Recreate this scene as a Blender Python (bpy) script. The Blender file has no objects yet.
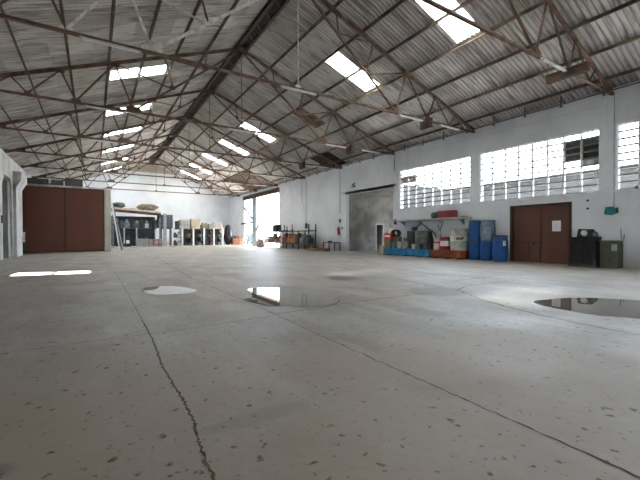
import bpy, math, random
from mathutils import Vector, Matrix
random.seed(7)
R = math.radians
scene = bpy.context.scene
col = scene.collection

# ------------------------------------------------------------------ camera
H_CAM = 1.268
yaw, pit, rol = 0.5629, -0.0121, -0.0029
F = Vector((math.sin(yaw)*math.cos(pit), math.cos(yaw)*math.cos(pit), math.sin(pit)))
RR = Vector((math.cos(yaw), -math.sin(yaw), 0))
UU = RR.cross(F)
R2 = RR*math.cos(rol)+UU*math.sin(rol)
U2 = -RR*math.sin(rol)+UU*math.cos(rol)
cd = bpy.data.cameras.new('camera'); cam = bpy.data.objects.new('camera', cd); col.objects.link(cam)
cd.sensor_width = 36; cd.lens = 358.16*36/640; cd.clip_end = 500; cd.clip_start = .05
M4 = Matrix((R2, U2, -F)).transposed().to_4x4(); M4.translation = (0, 0, H_CAM)
cam.matrix_world = M4
scene.camera = cam

# ------------------------------------------------------------------ world, sun, exposure
world = bpy.data.worlds.new('sky'); scene.world = world; world.use_nodes = True
wn = world.node_tree; bg = wn.nodes['Background']
bg.inputs[0].default_value = (0.82, 0.90, 1.0, 1); bg.inputs[1].default_value = 1.6
sd = bpy.data.lights.new('sun', 'SUN'); sun = bpy.data.objects.new('sun', sd); col.objects.link(sun)
sd.energy = 8.0; sd.angle = R(.55); sd.color = (1.0, .95, .87)
sdir = Vector((3.15, 4.45, 9.27)).normalized()
sun.rotation_euler = sdir.to_track_quat('Z', 'Y').to_euler(); sun.location = (6, 20, 30)
vs = scene.view_settings
vs.view_transform = 'Standard'; vs.look = 'None'; vs.gamma = 1; vs.use_curve_mapping = False
vs.exposure = 3.45

# daylight portals: they only guide sampling of the sky through the real openings
def portal(x, y, z, sx, sy, direction):
    d = bpy.data.lights.new('daylight_portal', 'AREA'); d.shape = 'RECTANGLE'; d.size = sx; d.size_y = sy
    d.cycles.is_portal = True
    o = bpy.data.objects.new('daylight_portal', d); col.objects.link(o)
    o.location = (x, y, z); o.rotation_euler = (-Vector(direction)).to_track_quat('Z', 'Y').to_euler()

# ------------------------------------------------------------------ materials
def nn(nt, t, **k):
    n = nt.nodes.new(t)
    for a, b in k.items(): setattr(n, a, b)
    return n
def mix(nt, fac, a, b, mode='MIX'):
    m = nn(nt, 'ShaderNodeMix', data_type='RGBA', blend_type=mode)
    for i, v in ((0, fac), (6, a), (7, b)):
        if isinstance(v, (int, float)): m.inputs[i].default_value = v
        elif isinstance(v, tuple): m.inputs[i].default_value = (*v, 1)
        else: nt.links.new(v, m.inputs[i])
    return m.outputs[2]
def noise(nt, scale, detail=4, sc=(1, 1, 1), rough=.55, co='Object'):
    tc = nn(nt, 'ShaderNodeTexCoord'); mp = nn(nt, 'ShaderNodeMapping'); mp.inputs['Scale'].default_value = sc
    nt.links.new(tc.outputs[co], mp.inputs[0])
    n = nn(nt, 'ShaderNodeTexNoise'); n.inputs['Scale'].default_value = scale
    n.inputs['Detail'].default_value = detail; n.inputs['Roughness'].default_value = rough
    nt.links.new(mp.outputs[0], n.inputs['Vector']); return n.outputs[0]
def ramp(nt, v, a, b):
    r = nn(nt, 'ShaderNodeMapRange'); r.inputs[1].default_value = a; r.inputs[2].default_value = b
    r.interpolation_type = 'SMOOTHSTEP'
    nt.links.new(v, r.inputs[0]); return r.outputs[0]
def math_(nt, op, a, b=None):
    m = nn(nt, 'ShaderNodeMath', operation=op)
    for i, v in ((0, a), (1, b)):
        if v is None: continue
        if isinstance(v, (int, float)): m.inputs[i].default_value = v
        else: nt.links.new(v, m.inputs[i])
    return m.outputs[0]
MATS = {}
def mat(name, c, rough=.6, metal=0, c2=None, scale=3, lo=.4, hi=.65, sc=(1, 1, 1), bump=0, bscale=30):
    if name in MATS: return MATS[name]
    m = bpy.data.materials.new(name); m.use_nodes = True; nt = m.node_tree
    b = nt.nodes['Principled BSDF']
    b.inputs['Roughness'].default_value = rough; b.inputs['Metallic'].default_value = metal
    if c2 is None: c2 = tuple(v*.72 for v in c)
    f = ramp(nt, noise(nt, scale, 5, sc), lo, hi)
    nt.links.new(mix(nt, f, c, c2), b.inputs['Base Color'])
    if bump:
        bp = nn(nt, 'ShaderNodeBump'); bp.inputs['Strength'].default_value = bump; bp.inputs['Distance'].default_value = .02
        nt.links.new(noise(nt, bscale, 4), bp.inputs['Height']); nt.links.new(bp.outputs[0], b.inputs['Normal'])
    MATS[name] = m; return m

steel = mat('rusty_steel', (.20, .122, .08), .75, 0, (.085, .054, .038), 2.5)
pale_steel = mat('pale_truss_steel', (.82, .80, .78), .6, 0, (.50, .44, .38), 4)
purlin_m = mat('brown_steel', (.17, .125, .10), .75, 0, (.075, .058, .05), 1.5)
purlin_lit = mat('lit_brown_steel', (.34, .25, .17), .75, 0, (.13, .09, .065), 1.2)  # lighter copy of the purlin steel, light painted into its colour
dark_rust = mat('dark_rust', (.115, .06, .04), .85, 0, (.05, .03, .022), 2)
black = mat('black_plastic', (.009, .009, .011), .5)
darkgrey = mat('dark_grey_metal', (.045, .048, .052), .55, 0, (.022, .022, .022), 4)
midgrey = mat('mid_grey_metal', (.25, .26, .26), .55, 0, (.12, .12, .12), 4)
palegrey = mat('pale_grey', (.52, .53, .52), .6, 0, (.33, .33, .32), 3)
white = mat('white_paint', (.78, .78, .76), .55, 0, (.6, .59, .56), 2)
cream = mat('cream_paint', (.66, .60, .48), .6, 0, (.42, .36, .27), 3)
blue = mat('blue_plastic', (.008, .085, .33), .42, 0, (.008, .06, .22), 3)
blue_faded = mat('faded_grey_blue_plastic', (.10, .20, .34), .5, 0, (.27, .31, .33), 6, .4, .6)
bund_blue = mat('bright_blue_steel', (.01, .24, .50), .5, 0, (.01, .15, .33), 3)
orange = mat('orange_red_steel', (.44, .085, .03), .6, 0, (.16, .04, .022), 3)
red = mat('red_paint', (.42, .03, .03), .5, 0, (.22, .025, .025), 4)
teal = mat('teal_plastic', (.01, .19, .22), .45, 0, (.01, .11, .13), 4)
olive = mat('olive_green_plastic', (.082, .10, .06), .55, 0, (.06, .072, .045), 4)
navy = mat('navy_metal', (.02, .03, .12), .5)
rust_or = mat('orange_rust', (.48, .19, .09), .8, 0, (.16, .07, .045), 7)
wood = mat('worn_timber', (.35, .22, .13), .75, 0, (.20, .12, .075), 4, sc=(1, 8, 1))
drum_beige = mat('beige_drum_steel', (.50, .52, .46), .5, 0, (.34, .34, .28), 3)
tube_m = mat('white_tube', (.85, .87, .88), .3, 0, (.8, .8, .8))
yellow = mat('yellow_paint', (.75, .5, .03), .5)
concrete = mat('grey_concrete', (.40, .40, .39), .85, 0, (.29, .29, .28), 1.2, bump=.2)
soft_cloth = mat('brown_sacking', (.28, .22, .17), .95, 0, (.13, .10, .08), 5, bump=.5, bscale=8)

# corrugated fibre-cement roof
def roof_mat():
    m = bpy.data.materials.new('fibre_cement_sheets'); m.use_nodes = True; nt = m.node_tree; b = nt.nodes['Principled BSDF']
    b.inputs['Roughness'].default_value = .9
    tc = nn(nt, 'ShaderNodeTexCoord'); sp = nn(nt, 'ShaderNodeSeparateXYZ'); nt.links.new(tc.outputs['Object'], sp.inputs[0])
    fy = math_(nt, 'FLOOR', math_(nt, 'DIVIDE', sp.outputs[1], 1.06))
    fx = math_(nt, 'FLOOR', math_(nt, 'DIVIDE', math_(nt, 'ADD', sp.outputs[0], -6.48-.4+13.7), 1.37))
    cb = nn(nt, 'ShaderNodeCombineXYZ'); nt.links.new(fx, cb.inputs[0]); nt.links.new(fy, cb.inputs[1])
    wnz = nn(nt, 'ShaderNodeTexWhiteNoise'); wnz.noise_dimensions = '2D'; nt.links.new(cb.outputs[0], wnz.inputs['Vector'])
    c = mix(nt, wnz.outputs['Value'], (.72, .705, .68), (.47, .45, .43))
    streak = ramp(nt, noise(nt, 1.0, 5, (.9, 7, 1)), .44, .70)
    c = mix(nt, math_(nt, 'MULTIPLY', streak, .72), c, (.17, .14, .115))
    big = ramp(nt, noise(nt, .45, 3), .50, .72)
    c = mix(nt, math_(nt, 'MULTIPLY', big, .40), c, (.20, .16, .13))
    wv = math_(nt, 'SINE', math_(nt, 'MULTIPLY', sp.outputs[1], 2*math.pi/.177))
    trough_shade = ramp(nt, wv, .2, 1)                      # shade of the corrugation troughs, painted into the sheet colour
    c = mix(nt, math_(nt, 'MULTIPLY', trough_shade, .5), c, (.10, .085, .07))
    nt.links.new(c, b.inputs['Base Color']); return m
roof_m = roof_mat()

def sky_mat():
    m = bpy.data.materials.new('translucent_sheet'); m.use_nodes = True; nt = m.node_tree
    out = nt.nodes['Material Output']; nt.nodes.remove(nt.nodes['Principled BSDF'])
    t = nn(nt, 'ShaderNodeBsdfTranslucent'); t.inputs[0].default_value = (.86, .88, .84, 1)
    tr = nn(nt, 'ShaderNodeBsdfTransparent'); tr.inputs[0].default_value = (.8, .83, .82, 1)
    d = nn(nt, 'ShaderNodeBsdfDiffuse'); d.inputs[0].default_value = (.8, .8, .78, 1)
    a = nn(nt, 'ShaderNodeMixShader'); a.inputs[0].default_value = .03
    nt.links.new(t.outputs[0], a.inputs[1]); nt.links.new(tr.outputs[0], a.inputs[2])
    e = nn(nt, 'ShaderNodeMixShader'); e.inputs[0].default_value = .15
    nt.links.new(a.outputs[0], e.inputs[1]); nt.links.new(d.outputs[0], e.inputs[2])
    nt.links.new(e.outputs[0], out.inputs[0]); return m
skylight_m = sky_mat()

def glass_mat(name='dusty_glass', clear=.985, tint=(.95, .97, .98)):
    m = bpy.data.materials.new(name); m.use_nodes = True; nt = m.node_tree
    out = nt.nodes['Material Output']; nt.nodes.remove(nt.nodes['Principled BSDF'])
    tr = nn(nt, 'ShaderNodeBsdfTransparent'); tr.inputs[0].default_value = (*tint, 1)
    d = nn(nt, 'ShaderNodeBsdfTranslucent'); d.inputs[0].default_value = (.75, .77, .78, 1)
    g = nn(nt, 'ShaderNodeBsdfGlossy'); g.inputs[1].default_value = .08
    a = nn(nt, 'ShaderNodeMixShader'); a.inputs[0].default_value = 1-clear
    nt.links.new(tr.outputs[0], a.inputs[1]); nt.links.new(d.outputs[0], a.inputs[2])
    e = nn(nt, 'ShaderNodeMixShader'); e.inputs[0].default_value = .05
    nt.links.new(a.outputs[0], e.inputs[1]); nt.links.new(g.outputs[0], e.inputs[2])
    nt.links.new(e.outputs[0], out.inputs[0]); return m
glass_m = glass_mat()

def wall_mat():
    m = bpy.data.materials.new('whitewashed_wall'); m.use_nodes = True; nt = m.node_tree; b = nt.nodes['Principled BSDF']
    b.inputs['Roughness'].default_value = .85
    c = mix(nt, ramp(nt, noise(nt, .6, 5), .4, .7), (.77, .795, .84), (.69, .71, .745))
    st = ramp(nt, noise(nt, 1.1, 6, (2.5, 2.5, .35)), .56, .74)
    c = mix(nt, math_(nt, 'MULTIPLY', st, .2), c, (.40, .37, .33))
    sp_ = ramp(nt, noise(nt, 5, 3), .70, .76)
    c = mix(nt, math_(nt, 'MULTIPLY', sp_, .5), c, (.32, .31, .29))
    tc = nn(nt, 'ShaderNodeTexCoord'); sp = nn(nt, 'ShaderNodeSeparateXYZ'); nt.links.new(tc.outputs['Object'], sp.inputs[0])
    low = math_(nt, 'SUBTRACT', 1.0, ramp(nt, math_(nt, 'ADD', sp.outputs[2], math_(nt, 'MULTIPLY', noise(nt, 1.6, 4), -.9)), -.35, .55))
    c = mix(nt, math_(nt, 'MULTIPLY', low, .6), c, (.36, .31, .25))
    nt.links.new(c, b.inputs['Base Color'])
    bp = nn(nt, 'ShaderNodeBump'); bp.inputs['Strength'].default_value = .25; bp.inputs['Distance'].default_value = .02
    nt.links.new(noise(nt, 6, 5), bp.inputs['Height']); nt.links.new(bp.outputs[0], b.inputs['Normal'])
    return m
wall_m = wall_mat()
grey_wall = mat('grey_render', (.43, .43, .42), .9, 0, (.30, .29, .28), .9, bump=.3, bscale=5)

def floor_mat():
    m = bpy.data.materials.new('worn_concrete_floor'); m.use_nodes = True; nt = m.node_tree; b = nt.nodes['Principled BSDF']
    c = mix(nt, ramp(nt, noise(nt, .22, 4), .38, .62), (.335, .295, .262), (.32, .312, .308))
    c = mix(nt, math_(nt, 'MULTIPLY', ramp(nt, noise(nt, .9, 6, (1, .45, 1), .65), .46, .66), .7), c, (.22, .195, .17))
    c = mix(nt, math_(nt, 'MULTIPLY', ramp(nt, noise(nt, 1.7, 5, (1, .3, 1)), .48, .70), .6), c, (.45, .44, .425))
    c = mix(nt, math_(nt, 'MULTIPLY', ramp(nt, noise(nt, 14, 5), .48, .70), .38), c, (.20, .17, .145))
    c = mix(nt, math_(nt, 'MULTIPLY', ramp(nt, noise(nt, 4.5, 6, (.5, 1, 1), .7), .50, .66), .35), c, (.24, .205, .175))
    c = mix(nt, math_(nt, 'MULTIPLY', ramp(nt, noise(nt, 60, 3), .55, .75), .22), c, (.17, .15, .13))
    tc = nn(nt, 'ShaderNodeTexCoord')
    # stains with their own outline: cx, cy, rx, ry, colour, strength
    wob = noise(nt, 1.3, 5)
    for cx, cy, rx, ry, cc, s in ((1.0, 1.6, 4.2, 2.6, (.34, .26, .205), .55), (3.6, 1.6, 2.2, 1.6, (.30, .245, .205), .5), (-.6, 3.6, 1.6, 1.6, (.33, .27, .22), .5), (3.4, 6.5, 1.45, 2.0, (.20, .185, .165), .45), (1.5, 9.0, .8, 1.3, (.22, .20, .18), .4),
                                  (7.6, 2.9, 1.7, 1.15, (.22, .21, .20), .45), (6.6, 5.45, .95, .75, (.13, .13, .10), .8),
                                  (6.3, 8.8, .8, 1.1, (.2, .19, .175), .35), (-.62, 2.55, .25, .13, (.10, .105, .10), .6),
                                  (1.0, 2.35, .45, .13, (.17, .175, .175), .35), (13.5, 41, 9, 4.0, (.36, .29, .22), .55),
                                  (4.5, 33, 14, 5, (.33, .29, .24), .5), (15.6, 9, 2.4, 7, (.36, .31, .26), .45)):
        sp = nn(nt, 'ShaderNodeMapping'); sp.vector_type = 'TEXTURE'
        sp.inputs['Location'].default_value = (cx, cy, 0); sp.inputs['Scale'].default_value = (rx, ry, 1)
        nt.links.new(tc.outputs['Object'], sp.inputs[0])
        ln = nn(nt, 'ShaderNodeVectorMath', operation='LENGTH'); nt.links.new(sp.outputs[0], ln.inputs[0])
        dd = math_(nt, 'ADD', ln.outputs['Value'], math_(nt, 'MULTIPLY', wob, .9))
        f = math_(nt, 'MULTIPLY', math_(nt, 'SUBTRACT', 1.0, ramp(nt, dd, 1.05, 1.5)), s)
        c = mix(nt, f, c, cc)
    # dried mud specks
    dz = nn(nt, 'ShaderNodeTexNoise'); dz.inputs['Scale'].default_value = 14; nt.links.new(tc.outputs['Object'], dz.inputs['Vector'])
    vm = nn(nt, 'ShaderNodeVectorMath', operation='MULTIPLY_ADD'); nt.links.new(dz.outputs['Color'], vm.inputs[0])
    vm.inputs[1].default_value = (.09, .09, 0); nt.links.new(tc.outputs['Object'], vm.inputs[2])
    for sc, r0, thr, amt in ((6.5, .19, .48, .95), (3.2, .13, .50, .95), (13, .27, .70, .8), (24, .30, .78, .6)):
        v = nn(nt, 'ShaderNodeTexVoronoi'); v.inputs['Scale'].default_value = sc; nt.links.new(vm.outputs[0], v.inputs['Vector'])
        near = math_(nt, 'SUBTRACT', 1.0, ramp(nt, v.outputs['Distance'], r0*.45, r0))
        sel = nn(nt, 'ShaderNodeSeparateColor'); nt.links.new(v.outputs['Color'], sel.inputs[0])
        pick = math_(nt, 'GREATER_THAN', sel.outputs[0], thr)
        f = math_(nt, 'MULTIPLY', math_(nt, 'MULTIPLY', near, pick), amt)
        f = math_(nt, 'MULTIPLY', f, ramp(nt, noise(nt, 25, 3), .3, .55))
        f = math_(nt, 'MULTIPLY', f, ramp(nt, noise(nt, .5, 2), .30, .50))
        c = mix(nt, f, c, (.055, .034, .024))
    nt.links.new(c, b.inputs['Base Color'])
    rr = nn(nt, 'ShaderNodeMapRange'); nt.links.new(noise(nt, .8, 5), rr.inputs[0])
    rr.inputs[1].default_value = .3; rr.inputs[2].default_value = .7; rr.inputs[3].default_value = .42; rr.inputs[4].default_value = .62
    nt.links.new(rr.outputs[0], b.inputs['Roughness'])
    bp = nn(nt, 'ShaderNodeBump'); bp.inputs['Strength'].default_value = .35; bp.inputs['Distance'].default_value = .012
    hsum = math_(nt, 'ADD', noise(nt, 9, 6), math_(nt, 'MULTIPLY', noise(nt, 70, 3), .3))
    nt.links.new(hsum, bp.inputs['Height']); nt.links.new(bp.outputs[0], b.inputs['Normal'])
    return m
floor_m = floor_mat()
water_m = bpy.data.materials.new('rain_water'); water_m.use_nodes = True
_b = water_m.node_tree.nodes['Principled BSDF']; _b.inputs['Base Color'].default_value = (.16, .145, .125, 1)
_b.inputs['Roughness'].default_value = .015; _b.inputs['IOR'].default_value = 1.40; _b.inputs['Specular IOR Level'].default_value = .6
crack_m = mat('dirt_filled_crack', (.075, .06, .048), .95, 0, (.14, .115, .09), 9)
chalk_m = mat('pale_cement_scrape', (.56, .54, .50), .9)

def door_mat(name, a, b2):
    m = bpy.data.materials.new(name); m.use_nodes = True; nt = m.node_tree; b = nt.nodes['Principled BSDF']
    b.inputs['Roughness'].default_value = .55
    c = mix(nt, ramp(nt, noise(nt, 1.2, 5, (1, 1, .35)), .35, .7), a, b2)
    st = ramp(nt, noise(nt, 3, 4, (4, 4, .4)), .58, .72)
    c = mix(nt, math_(nt, 'MULTIPLY', st, .35), c, (.16, .085, .05))
    nt.links.new(c, b.inputs['Base Color']); return m
door_m = door_mat('brown_painted_steel', (.135, .048, .030), (.095, .038, .026))
bigdoor_m = door_mat('red_brown_painted_steel', (.150, .050, .030), (.125, .043, .028))
frame_dark = mat('dark_brown_frame', (.06, .03, .022), .6)

# ------------------------------------------------------------------ geometry helpers
class MB:
    def __init__(s): s.v = []; s.f = []; s.sm = []; s.mi = []
    def add(s, vs_, fs, smooth=False, mi=0):
        o = len(s.v); s.v += [tuple(v) for v in vs_]
        for f in fs: s.f.append(tuple(i+o for i in f)); s.sm.append(smooth); s.mi.append(mi)
        return s
    def box(s, x0, x1, y0, y1, z0, z1, mi=0):
        v = [(x0,y0,z0),(x1,y0,z0),(x1,y1,z0),(x0,y1,z0),(x0,y0,z1),(x1,y0,z1),(x1,y1,z1),(x0,y1,z1)]
        return s.add(v, [(0,3,2,1),(4,5,6,7),(0,1,5,4),(1,2,6,5),(2,3,7,6),(3,0,4,7)], mi=mi)
    def rbox(s, cx, cy, z0, lx, ly, lz, a=0, bev=.02, mi=0, jit=0):
        # box with chamfered vertical edges and top, turned by a
        hx, hy = lx/2, ly/2; ca, sa = math.cos(a), math.sin(a)
        def ring(bx, z, g):
            p = [(-hx+bx,-hy+g),(hx-bx,-hy+g),(hx-g,-hy+bx),(hx-g,hy-bx),(hx-bx,hy-g),(-hx+bx,hy-g),(-hx+g,hy-bx),(-hx+g,-hy+bx)]
            return [(cx+x*ca-y*sa+random.uniform(-jit,jit), cy+x*sa+y*ca+random.uniform(-jit,jit), z) for x, y in p]
        v = ring(bev, z0, 0)+ring(bev, z0+lz-bev, 0)+ring(bev*1.6, z0+lz, bev)
        fs = [tuple(range(7,-1,-1)), tuple(range(16,24))]
        for k in (0, 8):
            for i in range(8): j = (i+1) % 8; fs.append((k+i, k+j, k+8+j, k+8+i))
        return s.add(v, fs, mi=mi)
    def beam(s, a, b, w, h, up=(0,0,1), mi=0):
        a, b = Vector(a), Vector(b); d = (b-a).normalized(); up = Vector(up)
        if abs(d.dot(up)) > .98: up = Vector((0,1,0))
        x = d.cross(up).normalized(); y = x.cross(d).normalized()
        v = []
        for p in (a, b):
            for sx, sy in ((-1,-1),(1,-1),(1,1),(-1,1)): v.append(p+x*sx*w/2+y*sy*h/2)
        return s.add(v, [(0,3,2,1),(4,5,6,7),(0,1,5,4),(1,2,6,5),(2,3,7,6),(3,0,4,7)], mi=mi)
    def tee(s, a, b, w, t=.012, flip=1):
        # double-angle member: flange plus web
        a, b = Vector(a), Vector(b); d = (b-a).normalized(); n = Vector((0,1,0)); y = n.cross(d).normalized()*flip
        if y.length < .5: y = Vector((1,0,0))
        s.beam(a+y*w*.5, b+y*w*.5, w*1.1, t*1.6, up=y)
        return s.beam(a, b, w, .03, up=n) if False else s.beam(a, b, .034, w, up=y)
    def tube(s, pts, r, n=8, mi=0, cap=True):
        pts = [Vector(p) for p in pts]; rings = []; m = len(pts)
        pv = None
        for i, p in enumerate(pts):
            d = (pts[min(i+1,m-1)]-pts[max(i-1,0)]).normalized()
            u = Vector((0,0,1)) if abs(d.z) < .95 else Vector((0,1,0))
            if pv is not None and abs(d.dot(pv)) < .95: u = pv
            x = d.cross(u).normalized(); y = x.cross(d).normalized(); pv = y
            rr = r[i] if isinstance(r, (list, tuple)) else r
            rings.append([p+x*rr*math.cos(2*math.pi*k/n)+y*rr*math.sin(2*math.pi*k/n) for k in range(n)])
        v = [q for g in rings for q in g]; fs = []
        for i in range(m-1):
            for k in range(n): j = (k+1) % n; fs.append((i*n+k, (i+1)*n+k, (i+1)*n+j, i*n+j))
        if cap: fs += [tuple(range(n)), tuple(range((m-1)*n+n-1, (m-1)*n-1, -1))]
        return s.add(v, fs, True, mi)
    def lathe(s, prof, cx=0, cy=0, z0=0, n=24, mi=0, ax='z'):
        v = []; m = len(prof)
        for r, z in prof:
            for k in range(n):
                a = 2*math.pi*k/n
                if ax == 'z': v.append((cx+r*math.cos(a), cy+r*math.sin(a), z0+z))
                elif ax == 'y': v.append((cx+r*math.cos(a), cy+z, z0+r*math.sin(a)))
                else: v.append((cx+z, cy+r*math.cos(a), z0+r*math.sin(a)))
        fs = []
        for i in range(m-1):
            for k in range(n): j = (k+1) % n; fs.append((i*n+k, i*n+j, (i+1)*n+j, (i+1)*n+k))
        if prof[0][0] > 1e-4: fs.append(tuple(range(n-1,-1,-1)))
        if prof[-1][0] > 1e-4: fs.append(tuple(range((m-1)*n, m*n)))
        return s.add(v, fs, True, mi)
    def prism(s, poly, axis, a, b, mi=0):
        n = len(poly)
        def P(p, t):
            if axis == 'x': return (t, p[0], p[1])
            if axis == 'y': return (p[0], t, p[1])
            return (p[0], p[1], t)
        v = [P(p, a) for p in poly]+[P(p, b) for p in poly]
        fs = [tuple(range(n)), tuple(range(2*n-1, n-1, -1))]
        for i in range(n): j = (i+1) % n; fs.append((i, i+n, j+n, j))
        return s.add(v, fs, mi=mi)
    def blob(s, cx, cy, cz, rx, ry, rz, seed=0, n=12, m=7, amp=.15, mi=0):
        rnd = random.Random(seed); v = []
        for i in range(m+1):
            t = math.pi*i/m
            for k in range(n):
                a = 2*math.pi*k/n; q = 1+rnd.uniform(-amp, amp) if 0 < i < m else 1
                v.append((cx+rx*q*math.sin(t)*math.cos(a), cy+ry*q*math.sin(t)*math.sin(a), cz+rz*q*math.cos(t)))
        fs = []
        for i in range(m):
            for k in range(n): j = (k+1) % n; fs.append((i*n+k, (i+1)*n+k, (i+1)*n+j, i*n+j))
        return s.add(v, fs, True, mi)
    def build(s, name, m, parent=None, loc=None):
        me = bpy.data.meshes.new(name); me.from_pydata(s.v, [], s.f)
        for q in (m if isinstance(m, (list, tuple)) else [m]): me.materials.append(q)
        me.polygons.foreach_set('use_smooth', s.sm); me.polygons.foreach_set('material_index', s.mi)
        me.update()
        if any(s.sm):
            try: me.set_sharp_from_angle(angle=R(40))
            except Exception: pass
        o = bpy.data.objects.new(name, me); col.objects.link(o)
        if parent: o.parent = parent
        if loc: o.location = loc
        return o
def tag(o, label, cat, group=None, kind=None):
    o['label'] = label; o['category'] = cat
    if group: o['group'] = group
    if kind: o['kind'] = kind
    return o
def thing(name, label, cat, loc=(0,0,0), rz=0, group=None):
    o = bpy.data.objects.new(name, None); col.objects.link(o); o.location = loc; o.rotation_euler = (0,0,rz)
    o.empty_display_size = .1
    return tag(o, label, cat, group)
def struct(name, mb, m, label=None, cat=None):
    o = mb.build(name, m); o['kind'] = 'structure'
    if label: o['label'] = label
    if cat: o['category'] = cat
    return o
def copy_tree(o, parent=None, loc=None, label=None, rz=None):
    c = o.copy(); col.objects.link(c); c.parent = parent
    if loc is not None: c.location = loc
    if label: c['label'] = label
    if rz is not None: c.rotation_euler = (0,0,rz)
    for ch in list(o.children): copy_tree(ch, c)
    return c

# ------------------------------------------------------------------ key dimensions
XR, XL, XC = 17.154, -4.2, 6.479          # right wall, left wall, ridge
HR, SL = 10.843, .384                     # truss apex, roof slope
RO = .27
ZT = 6.744                                # bottom tie
YB, YF = 52.8, -7.0                       # back and front wall
YT = [5.758+6*k for k in range(8)]        # trusses
def rz_(u): return HR-SL*u

# ------------------------------------------------------------------ floor, ground
m = MB(); m.box(-4.9, XR, YF, YB, -.12, 0)
struct('floor', m, floor_m, 'worn grey concrete floor of the hall', 'floor')
m = MB(); m.box(XR, 70, -40, 100, -.12, -.01); m.box(-40, 70, -40, YF, -.12, -.01)
struct('floor', m, mat('yard_concrete', (.55, .53, .5), .9), 'pale concrete yard outside the hall', 'ground')

# joints and cracks in the slab, each a shallow dirt-filled line
def crack(pts, w, jit, name='trim_1', mt=None, step=.12):
    P = [Vector((x, y, 0)) for x, y in pts]; path = []
    for a, b in zip(P[:-1], P[1:]):
        n = max(1, int((b-a).length/step))
        for i in range(n): path.append(a.lerp(b, i/n))
    path.append(P[-1]); v = []; f = []
    for i, p in enumerate(path):
        d = (path[min(i+1, len(path)-1)]-path[max(i-1, 0)]).normalized(); nrm = Vector((-d.y, d.x, 0))
        q = p+nrm*random.gauss(0, jit); ww = w*random.uniform(.45, 1.35)/2
        v += [q+nrm*ww+Vector((0,0,.002)), q-nrm*ww+Vector((0,0,.002))]
        if i: f.append((2*i-2, 2*i, 2*i+1, 2*i-1))
    mb = MB(); mb.add(v, f)
    o = mb.build(name, mt or crack_m); o['kind'] = 'structure'; return o
crack([(3.3,24.85),(2.7,15.4),(2.46,10.93),(2.48,6.06),(2.42,3.6),(2.4,.4),(2.4,-6)], .016, .005, step=.06)
crack([(.62,16.4),(.62,8.0),(.6,6.0)], .010, .005)
crack([(.6,6.0),(.6,5.04),(.58,4.33),(.55,3.8),(.57,3.0),(.57,2.54),(.54,2.3),(.52,2.0),(.5,1.5),(.5,-4)], .020, .005, step=.02)
crack([(-3.2,5.2),(-.88,5.13),(1.24,5.10),(2.45,5.2)], .012, .006)
crack([(2.45,5.3),(3.3,5.28),(3.98,5.42),(4.82,5.40),(5.68,5.41),(6.9,5.35)], .03, .015)
crack([(8.3,12.5),(8.39,9.4),(8.55,7.78),(8.39,6.18)], .035, .01)
crack([(7.5,8.0),(7.4,7.36),(7.1,6.1),(7.03,5.18),(6.48,4.31),(6.22,3.74),(5.97,2.93),(5.83,2.2),(5.77,1.4),(5.6,-.5),(5.7,-4)], .028, .015)
crack([(7.0,5.25),(7.85,5.61),(8.87,5.61),(9.82,5.48)], .03, .012)
crack([(9.11,9.4),(9.08,6.52)], .03, .006); crack([(9.5,8.6),(9.6,6.2)], .03, .006)
crack([(8.46,6.39),(10.91,6.57)], .03, .006)
crack([(-3.4,12.4),(-2.14,12.66),(-.88,13.2),(.15,13.59)], .03, .01)
crack([(-.2,9.5),(.4,9.3),(.85,9.35)], .05, .02, mt=chalk_m)

damp_m = mat('damp_concrete', (.13, .125, .12), .32, 0, (.10, .095, .09), 3)
def puddle(pts, label, pm=None):
    n = len(pts); cx = sum(p[0] for p in pts)/n; cy = sum(p[1] for p in pts)/n
    out = []
    for i in range(n):      # Catmull-Rom outline
        p0, p1, p2, p3 = (pts[(i+j-1) % n] for j in range(4))
        for t in (0, .25, .5, .75):
            q = [.5*((2*b)+(-a+c)*t+(2*a-5*b+4*c-d)*t*t+(-a+3*b-3*c+d)*t**3) for a, b, c, d in zip(p0, p1, p2, p3)]
            k = random.uniform(-.012, .012); out.append((q[0]-cx+k, q[1]-cy+k))
    mb = MB(); N = len(out)
    v = [(x, y, .0005) for x, y in out]+[(x*.985, y*.985, .004) for x, y in out]
    mb.add(v, [(i, (i+1) % N, N+(i+1) % N, N+i) for i in range(N)]+[tuple(range(N, 2*N))])
    o = mb.build('puddle', pm or water_m, loc=(cx, cy, 0)); tag(o, label, 'puddle', 'puddles on the floor')
puddle([(.93,9.2),(1.08,9.77),(1.35,9.79),(1.67,9.69),(1.91,9.22),(2.02,8.57),(1.8,8.28),(1.48,8.25),(1.16,8.38),(.98,8.73)], 'small oval puddle left of the long straight floor joint')
puddle([(2.48,6.79),(2.76,7.03),(2.97,7.68),(3.05,8.07),(3.32,8.19),(3.62,8.03),(3.97,7.76),(4.02,7.34),(3.89,6.82),(4.15,6.49),(4.13,5.98),(4.0,5.62),(3.65,5.42),(3.31,5.40),(3.07,5.56),(2.91,5.8),(2.65,5.9),(2.55,6.3)], 'large irregular rainwater puddle in the middle of the floor')
puddle([(5.91,9.09),(6.26,9.34),(6.61,9.17),(6.7,8.78),(6.61,8.37),(6.17,8.18),(5.89,8.37),(5.78,8.72)], 'thin round puddle farther away, in front of the wall recess', damp_m)
puddle([(6.87,3.45),(7.2,3.62),(7.54,3.55),(8.0,3.45),(8.44,3.19),(8.69,2.86),(8.9,2.47),(8.6,1.9),(7.6,1.6),(7.0,1.94),(6.87,2.14),(6.70,2.39),(6.70,2.73),(6.74,3.06)], 'wide puddle at the right edge reflecting the wall and brown door')

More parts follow.
